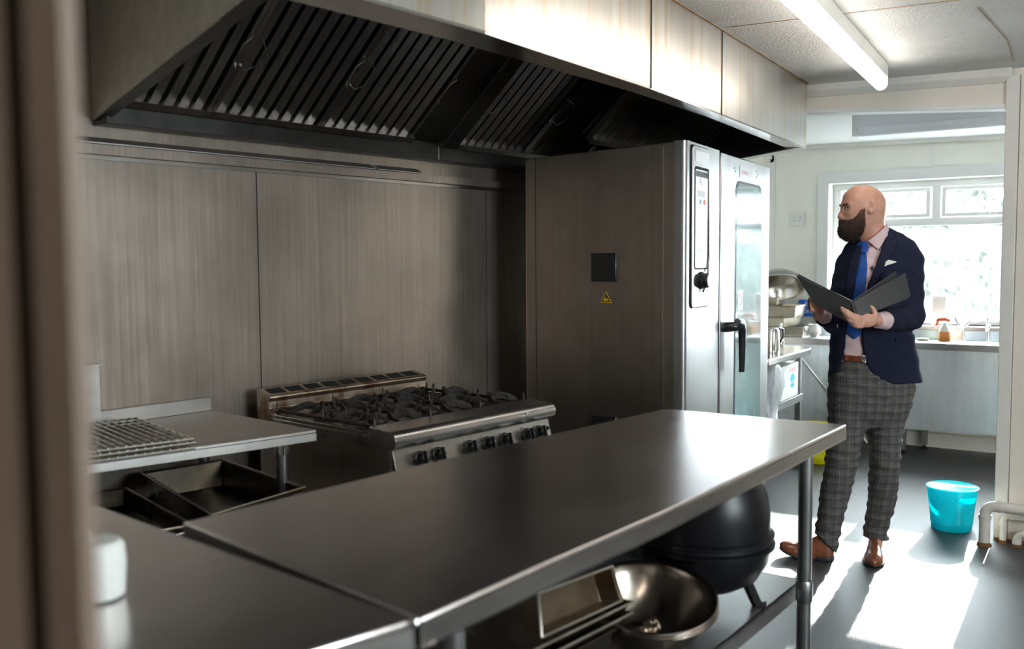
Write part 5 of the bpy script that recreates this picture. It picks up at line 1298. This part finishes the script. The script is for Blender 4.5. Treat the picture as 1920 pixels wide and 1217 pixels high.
# ---- trousers
h = 0.004
axt, Dt = grid((-0.24, -0.22, 0.02), (0.33, 0.24, 1.06), h)
PV = [(0.9619, 0.1071, 0.1589, 0.0000, 0.1150), (0.8914, 0.1098, 0.1879, 0.0000, 0.1300), (0.8158, 0.1012, 0.1906, 0.0000, 0.1350), (0.7273, 0.0941, 0.1821, 0.0000, 0.1250), (0.6436, 0.0894, 0.1383, 0.0000, 0.0850)]
LG = [(0.8403, 0.2085, 0.0903, 0.0000, 0.1150), (0.7773, 0.1872, 0.0878, 0.0000, 0.1120), (0.7014, 0.1775, 0.0867, 0.0000, 0.1080), (0.6355, 0.1675, 0.0830, 0.0000, 0.1000), (0.5459, 0.1653, 0.0704, -0.0100, 0.0880), (0.4616, 0.1656, 0.0653, -0.0200, 0.0760), (0.3882, 0.1687, 0.0669, 0.0000, 0.0740), (0.3010, 0.1786, 0.0636, 0.0300, 0.0720), (0.2284, 0.1765, 0.0601, 0.0500, 0.0660), (0.1656, 0.1714, 0.0566, 0.0700, 0.0620), (0.1114, 0.1693, 0.0530, 0.0850, 0.0620), (0.0783, 0.1719, 0.0582, 0.0900, 0.0660)]
RG = [(0.8896, 0.0143, 0.0906, 0.0200, 0.1100), (0.7756, 0.0088, 0.0933, 0.0200, 0.1120), (0.6756, -0.0006, 0.0882, 0.0100, 0.1000), (0.6324, -0.0061, 0.0845, 0.0100, 0.0980), (0.5376, -0.0257, 0.0768, 0.0000, 0.0880), (0.4408, -0.0354, 0.0706, 0.0000, 0.0780), (0.3846, -0.0458, 0.0694, 0.0000, 0.0750), (0.3283, -0.0540, 0.0697, 0.0100, 0.0730), (0.2410, -0.0691, 0.0609, 0.0100, 0.0660), (0.1751, -0.0790, 0.0585, 0.0150, 0.0620), (0.1090, -0.0889, 0.0586, 0.0200, 0.0620), (0.0286, -0.0991, 0.0548, 0.0200, 0.0640)]
paint(axt, Dt, f_stack(PV, 2.3, TR * 0.8), 0.0)
paint(axt, Dt, f_stack(LG, 2.1, 0), 0.018); paint(axt, Dt, f_stack(RG, 2.1, 0), 0.018)
X, Y, Z = np.meshgrid(*axt, indexing='ij', sparse=True)
fold = 0.0022 * np.sin(Z * 95 + X * 38 + 1.5 * np.sin(Y * 20)) * np.interp(Z, [0.03, 0.12, 0.3, 0.5, 0.75, 0.85, 1.0], [1.8, 1.6, 0.5, 1.2, 0.5, 1.3, 0.2]) + 0.0015 * np.sin(Z * 170 - X * 90 + Y * 60)
Dt = Dt + fold
ca, cb_ = (-0.1620, 0.0000, 0.1388), (-0.0539, 0.0000, 0.0347)
sl_ = (cb_[2] - ca[2]) / (cb_[0] - ca[0]); cut = (ca[2] + sl_ * (X - ca[0])) - Z
Dt = np.where(X < ((0.0308, 0.0000, 0.1271)[0]), np.maximum(Dt, cut * 0.8), Dt)
skin_mesh('trousers', Dt.astype(np.float32), axt, h, 'plaid', smooth_it=2)

# ---- jacket
h = 0.004
axj, Dj = grid((-0.26, -0.36, 0.78), (0.36, 0.24, 1.60), h)
paint(axj, Dj, jacket_t); 
paint(axj, Dj, f_cap((0.1122, 0.0200, 1.5504), (0.2374, -0.0300, 1.4695), 0.05, 0.052), 0.04)
paint(axj, Dj, f_cap((0.0863, 0.0300, 1.5409), (0.0250, 0.0500, 1.4669), 0.045, 0.045), 0.03)
for a_, b_, r0, r1, k in ((SHL, ELL, 0.066, 0.056, 0.03), (ELL, (0.0688, -0.2450, 1.1558), 0.057, 0.046, 0.02), (SHR, ELR, 0.060, 0.052, 0.012), (ELR, (-0.1726, -0.1350, 1.1699), 0.052, 0.044, 0.02)):
    paint(axj, Dj, f_cap(a_, b_, r0, r1), k)
X, Y, Z = np.meshgrid(*axj, indexing='ij', sparse=True)
wr = 0.0022 * np.sin(Z * 80 + X * 60 + 2 * np.sin(Y * 25)) * np.clip(np.abs(X - 0.04) * 6, 0.15, 1.0)
Dj = Dj + wr
# sleeve ends
def plane_cut(D_, p, d, X, Y, Z, near_, rr):
    d = Vector(d).normalized(); s_ = (X - p[0]) * d.x + (Y - p[1]) * d.y + (Z - p[2]) * d.z
    m_ = np.sqrt((X - p[0]) ** 2 + (Y - p[1]) ** 2 + (Z - p[2]) ** 2) < rr
    return np.where(m_, np.maximum(D_, s_), D_)
cl = (0.0621, -0.2500, 1.1562); dl = Vector(WRL) - Vector(ELL); Dj = plane_cut(Dj, cl, dl, X, Y, Z, 0, 0.085)
cr = (-0.1660, -0.1300, 1.1671); dr_ = Vector(WRR) - Vector(ELR); Dj = plane_cut(Dj, cr, dr_, X, Y, Z, 0, 0.075)
# front opening and cutaway hem
op = poly2(xz([(0.0203, 0.0000, 1.5405), (0.1634, 0.0000, 1.5790), (0.1540, 0.0000, 1.5495), (0.1179, 0.0000, 1.4954), (0.0797, 0.0000, 1.4164), (0.0418, 0.0000, 1.3174), (0.0185, 0.0000, 1.2279), (0.0176, 0.0000, 1.1430), (0.0219, 0.0000, 1.0428), (0.0333, 0.0000, 0.9624), (0.0594, 0.0000, 0.9069), (0.0975, 0.0000, 0.8764), (0.1429, 0.0000, 0.8609), (0.1686, 0.0000, 0.8279), (-0.1072, 0.0000, 0.8299), (-0.0903, 0.0000, 0.8701), (-0.0585, 0.0000, 0.9178), (-0.0427, 0.0000, 1.0182), (-0.0373, 0.0000, 1.1434), (-0.0245, 0.0000, 1.2681), (-0.0068, 0.0000, 1.3922), (0.0238, 0.0000, 1.4861)]))(X, Z)
Dj = np.maximum(Dj, np.where(Y < 0.02, -op, -1.0))
nk = f_cap((0.0827, 0.0000, 1.6510), (0.1093, 0.0200, 1.4411), 0.068, 0.074)(X, Y, Z); Dj = np.maximum(Dj, -nk)
hem = (0.1179, 0.0000, 0.8586)[2] + 0.0 - Z; Dj = np.maximum(Dj, hem)
jk = skin_mesh('jacket', Dj.astype(np.float32), axj, h, 'navy', smooth_it=2)
# thin cloth patches that follow a surface
def patch(name, mat, base, lift, th, poly, lo, hi, hh=0.0028, front=True, sub=None, label=None, extra=None):
    a3, _ = grid(lo, hi, hh); X, Y, Z = np.meshgrid(*a3, indexing='ij', sparse=True)
    d = base(X, Y, Z) + 0 * X * Y * Z; s_ = np.abs(d - lift) - th
    s_ = np.maximum(s_, poly2(xz(poly))(X, Z))
    if front: s_ = np.maximum(s_, Y - 0.03)
    if extra is not None: s_ = np.maximum(s_, extra(X, Y, Z))
    return skin_mesh(name, s_.astype(np.float32), a3, hh, mat, sub=sub, smooth_it=2, label=label)
def torso_shirt(X, Y, Z): return smin(shirt_t(X, Y, Z), neck(X, Y, Z) - 0.004, 0.02)
def box_of(pts, m=0.012, ylo=-0.24, yhi=0.06):
    xs = [p[0] for p in pts]; zs = [p[2] for p in pts]; return (min(xs) - m, ylo, min(zs) - m), (max(xs) + m, yhi, max(zs) + m)
def pp(name, mat, base, lift, th, pts, **kw):
    lo, hi = box_of(pts); return patch(name, mat, base, lift, th, pts, lo, hi, **kw)
def jk_base(X, Y, Z):
    d = jacket_t(X, Y, Z); d = smin(d, f_cap((0.1122, 0.0200, 1.5504), (0.2363, -0.0200, 1.4844), 0.05, 0.045)(X, Y, Z), 0.03); return smin(d, f_cap((0.0863, 0.0300, 1.5409), (0.0250, 0.0500, 1.4669), 0.045, 0.045)(X, Y, Z), 0.03)
pp('lapel', 'navy', jk_base, 0.003, 0.004, [(0.1610, 0.0000, 1.5716), (0.1888, 0.0000, 1.5468), (0.1892, 0.0000, 1.5295), (0.1547, 0.0000, 1.5149), (0.1797, 0.0000, 1.5098), (0.1169, 0.0000, 1.4186), (0.0571, 0.0000, 1.2974), (0.0185, 0.0000, 1.2279), (0.0204, 0.0000, 1.2628), (0.0747, 0.0000, 1.4189), (0.1153, 0.0000, 1.5003)], sub=jk)
pp('lapel', 'navy', jk_base, 0.003, 0.004, [(0.0311, 0.0000, 1.4960), (0.0029, 0.0000, 1.4070), (-0.0179, 0.0000, 1.3178), (-0.0290, 0.0000, 1.2382), (-0.0465, 0.0000, 1.2433), (-0.0454, 0.0000, 1.3230), (-0.0271, 0.0000, 1.4172), (0.0065, 0.0000, 1.4813)], sub=jk)
pp('pocket_square', 'hanky', jk_base, 0.005, 0.0035, [(0.0976, 0.0000, 1.3915), (0.1071, 0.0000, 1.4162), (0.1218, 0.0000, 1.4236), (0.1593, 0.0000, 1.4134), (0.1321, 0.0000, 1.4037), (0.1148, 0.0000, 1.3988)])
pp('hip_pocket_flap', 'navy', jk_base, 0.002, 0.0035, [(0.1512, 0.0000, 1.0720), (0.2634, 0.0000, 1.0812), (0.2665, 0.0000, 1.0562), (0.1542, 0.0000, 1.0469)], sub=jk)
# shirt
hs = 0.004
axs, Ds = grid((-0.22, -0.34, 0.90), (0.33, 0.22, 1.58), hs)
paint(axs, Ds, shirt_t); paint(axs, Ds, f_cap(NK0, NK1, 0.060, 0.070), 0.02)
X, Y, Z = np.meshgrid(*axs, indexing='ij', sparse=True)
nd = Vector((-0.55, -0.25, 0.8)).normalized(); n0 = (0.1050, 0.0000, 1.5227)
Ds = np.maximum(Ds, (X - n0[0]) * nd.x + (Y - n0[1]) * nd.y + (Z - n0[2]) * nd.z)
for A_, B_, ra, rb in (((0.0756, -0.2400, 1.1554), (0.0092, -0.2950, 1.1594), 0.040, 0.036), ((-0.1660, -0.1300, 1.1671), (-0.2007, -0.1680, 1.1888), 0.036, 0.033)):
    f_ = f_cap(A_, B_, ra, rb)(X, Y, Z); dd = (Vector(B_) - Vector(A_)).normalized()
    for P_, sg_ in ((B_, 1), (A_, -1)): f_ = np.maximum(f_, sg_ * ((X - P_[0]) * dd.x + (Y - P_[1]) * dd.y + (Z - P_[2]) * dd.z) - 0.004)
    Ds = np.minimum(Ds, f_)
Ds = Ds + 0.0012 * np.sin(Z * 90 + X * 70)
sh = skin_mesh('shirt', Ds.astype(np.float32), axs, hs, 'shirt', smooth_it=2)
pp('shirt_collar', 'shirt', torso_shirt, 0.008, 0.004, [(0.0531, 0.0000, 1.5107), (0.1458, 0.0000, 1.5890), (0.1635, 0.0000, 1.5741), (0.1347, 0.0000, 1.5249), (0.0911, 0.0000, 1.4684)], sub=sh)
pp('shirt_collar', 'shirt', torso_shirt, 0.008, 0.004, [(0.0140, 0.0000, 1.4813), (0.0357, 0.0000, 1.5133), (0.0483, 0.0000, 1.5033), (0.0193, 0.0000, 1.4614)], sub=sh)
tie = pp('necktie', 'tie', torso_shirt, 0.006, 0.0045, [(0.0217, 0.0000, 1.4664), (0.0075, 0.0000, 1.4268), (-0.0084, 0.0000, 1.3426), (-0.0241, 0.0000, 1.2432), (-0.0349, 0.0000, 1.1434), (-0.0364, 0.0000, 1.0884), (-0.0084, 0.0000, 1.0581), (0.0186, 0.0000, 1.0830), (0.0196, 0.0000, 1.1680), (0.0231, 0.0000, 1.2528), (0.0359, 0.0000, 1.3671), (0.0420, 0.0000, 1.4415), (0.0415, 0.0000, 1.4662)])
pp('tie_knot', 'tie', torso_shirt, 0.011, 0.006, [(0.0137, 0.0000, 1.4961), (0.0308, 0.0000, 1.5108), (0.0507, 0.0000, 1.5057), (0.0562, 0.0000, 1.4810), (0.0393, 0.0000, 1.4514), (0.0218, 0.0000, 1.4565), (0.0116, 0.0000, 1.4763)], sub=tie)
pp('lapel_microphone', 'black', torso_shirt, 0.008, 0.004, [(0.0506, 0.0000, 1.3794), (0.0528, 0.0000, 1.3943), (0.0627, 0.0000, 1.3967), (0.0605, 0.0000, 1.3794)])
# belt with buckle
pv = f_stack(PV, 2.3, TR * 0.8)
bt = pp('belt', 'leather', f_stack([(1.0046, 0.1063, 0.1588, 0.0000, 0.1150)] + PV, 2.3, TR * 0.8), 0.004, 0.004, [(-0.0647, 0.0000, 0.9857), (0.1156, 0.0000, 0.9794), (0.1161, 0.0000, 0.9492), (-0.0642, 0.0000, 0.9581)])
pp('buckle', 'polished', f_stack([(1.0046, 0.1063, 0.1588, 0.0000, 0.1150)] + PV, 2.3, TR * 0.8), 0.009, 0.003, [(0.0178, 0.0000, 0.9876), (0.0354, 0.0000, 0.9875), (0.0360, 0.0000, 0.9498), (0.0185, 0.0000, 0.9499)], sub=bt)
# jacket buttons, ring, watch
def blob(name, mat, c, r, n=14, parent=MAN, sub=None, sq=(1, 1, 1)):
    g = G().lathe([(0.0, -r * sq[2])] + [(r * math.sin(R(q)), -r * sq[2] * math.cos(R(q))) for q in range(20, 180, 20)] + [(0.0, r * sq[2])], c, n, closed=False, sx=sq[0], sy=sq[1])
    return build(g, name, mat, parent, smooth=60, sub=sub)
blob('jacket_button', 'polished', (-0.1031, -0.1180, 1.1246), 0.007, sub=jk, sq=(0.6, 0.6, 1.2))
blob('jacket_button', 'black', (-0.0096, -0.1350, 1.1105), 0.006, sub=jk)
for k in range(4): blob('cuff_button', 'black', ((0.0704, -0.2550, 1.1117)[0] + 0.012 * k, (0.0704, -0.2550, 1.1117)[1] + 0.012 * k, (0.0704, -0.2550, 1.1117)[2] + 0.001 * k), 0.004, sub=jk)
rg_ = G().tube([(Vector((-0.1300, -0.3610, 1.1612)) + Vector((0.0105 * math.cos(R(q)) * 0.5, 0.0105 * math.sin(R(q)), 0.0105 * math.cos(R(q))))) for q in range(0, 361, 30)], 0.002, 8, caps=False)
build(rg_, 'finger_ring', 'chrome', MAN, smooth=60)

# ---- shoes
hs = 0.0035
def shoe(heel, toe, lift_toe, ankle):
    hv, tv = Vector(heel), Vector(toe); d = Vector((tv.x - hv.x, tv.y - hv.y, 0)); Ln = d.length; d.normalize(); s_ = Vector((-d.y, d.x, 0))
    lo = (min(heel[0], toe[0]) - 0.07, min(heel[1], toe[1]) - 0.07, -0.004); hi = (max(heel[0], toe[0]) + 0.07, max(heel[1], toe[1]) + 0.07, 0.17)
    a3, _ = grid(lo, hi, hs); X, Y, Z = np.meshgrid(*a3, indexing='ij', sparse=True)
    u = ((X - hv.x) * d.x + (Y - hv.y) * d.y) / Ln; w = (X - hv.x) * s_.x + (Y - hv.y) * s_.y
    zl = np.interp(u, [0, 0.45, 0.62, 0.85, 1.0], [0, 0, lift_toe * 0.12, lift_toe * 0.6, lift_toe]); z = Z - zl
    hw = np.interp(u, [-0.05, 0.0, 0.03, 0.12, 0.35, 0.55, 0.72, 0.86, 0.95, 1.0, 1.03], [-0.02, 0.012, 0.026, 0.033, 0.032, 0.040, 0.046, 0.040, 0.028, 0.010, -0.02])
    top = np.interp(u, [0, 0.05, 0.12, 0.28, 0.42, 0.55, 0.7, 0.85, 0.97, 1.02], [0.085, 0.105, 0.115, 0.118, 0.098, 0.078, 0.062, 0.055, 0.040, 0.02])
    out = np.abs(w) - hw
    sole = np.maximum(np.maximum(out - 0.004, z - np.interp(u, [0, 0.3, 0.34, 1], [0.024, 0.024, 0.012, 0.012])), -z + np.interp(u, [0, 0.30, 0.32, 0.5, 0.55, 1], [0, 0, 0.012, 0.010, 0, 0]) * 0.5)
    q = np.clip((z - 0.012) / np.maximum(top - 0.012, 0.01), 0, 1.5)
    up = np.maximum(np.abs(w) - hw * np.sqrt(np.clip(1 - q ** 2.4, 0, 1)) * np.interp(z, [0, 0.03, 0.1], [1.0, 1.0, 0.85]), np.maximum(z - top, 0.008 - z))
    return a3, up, sole, (hv, d, s_, Ln, top)
for heel, toe, lt, nm in (((0.1973, 0.1600, -0.0287), (0.0789, -0.1300, 0.0172), 0.004, 'left'), ((-0.0665, -0.0100, -0.0267), (-0.3001, 0.0600, -0.0089), 0.035, 'right')):
    heel = (heel[0], heel[1], 0.0); toe = (toe[0], toe[1], 0.0)
    a3, up, so_, inf = shoe(heel, toe, lt, None)
    so_o = skin_mesh('shoe', up.astype(np.float32) + 0, a3, hs, 'leather', smooth_it=3)
    skin_mesh('shoe_sole', so_.astype(np.float32) + 0, a3, hs, 'sole', sub=so_o, smooth_it=1)
    hv, d, s_, Ln, _t = inf
    g = G()
    for k in range(4):
        u = 0.36 + 0.055 * k; zt = float(np.interp(u, [0.28, 0.42, 0.55, 0.7], [0.118, 0.098, 0.078, 0.062])) + 0.001
        c_ = hv + d * (u * Ln) + Vector((0, 0, zt)); a_ = c_ - s_ * 0.016 - Vector((0, 0, 0.005)); b_ = c_ + s_ * 0.016 - Vector((0, 0, 0.005))
        g.tube([a_, c_, b_], 0.0018, 6)
    build(g, 'laces', 'sole', MAN, sub=so_o, smooth=60)

# ================================================================ the folder he holds
FD = thing('folder', 'open black leather folder held by the man in both hands', 'folder', (4.5, 1.115, 0.0), -56.1)
FD.location = (4.5 - 0.25, 1.115 - 0.17, 1.15)
fo_inv = (Matrix.Rotation(R(-56.1), 4, 'Z').inverted())
fo_off = fo_inv @ Vector((-0.25, -0.17, 1.15))
def fold_(pts): return [tuple(Vector(p) - fo_off) for p in pts]
def panel(name, mat, quad, th, sub=None, bev=0.0015):
    q = [Vector(p) for p in fold_(quad)]; n_ = (q[1] - q[0]).cross(q[3] - q[0]).normalized()
    if n_.y < 0: n_ = -n_
    return build(G().extrude(q, n_ * th), name, mat, FD, sub=sub, bevel=bev)
lc = panel('left_cover', 'folder', [(-0.3276, -0.2150, 1.3628), (-0.1136, -0.3150, 1.2426), (-0.1186, -0.3450, 1.1704), (-0.1377, -0.3350, 1.1584), (-0.2446, -0.2350, 1.2282)], 0.006)
rc = panel('right_cover', 'folder', [(0.1448, -0.2550, 1.3670), (0.1619, -0.2750, 1.2646), (0.1415, -0.2800, 1.2510), (-0.0542, -0.3380, 1.1880), (-0.0924, -0.3480, 1.1842), (-0.1054, -0.3180, 1.2427)], 0.006)
build(G().tube(fold_([(-0.1086, -0.3140, 1.2426), (-0.1053, -0.3320, 1.2064), (-0.1016, -0.3420, 1.1839)]), [0.007, 0.010, 0.010], 10), 'spine', 'folder', FD, smooth=60)
panel('inner_flap', 'folder', [(-0.3145, -0.1950, 1.3671), (-0.1082, -0.3000, 1.2466), (-0.1116, -0.3250, 1.1876), (-0.2368, -0.2250, 1.2419)], 0.004)
panel('inner_flap', 'folder', [(0.1190, -0.2150, 1.3738), (0.1340, -0.2400, 1.2871), (-0.0794, -0.3250, 1.1920), (-0.0989, -0.3000, 1.2488)], 0.004)
panel('paper_sheets', 'paper', [(-0.2091, -0.2450, 1.3060), (-0.1052, -0.2980, 1.2483), (-0.1092, -0.3180, 1.1988), (-0.2069, -0.2620, 1.2550)], 0.003)
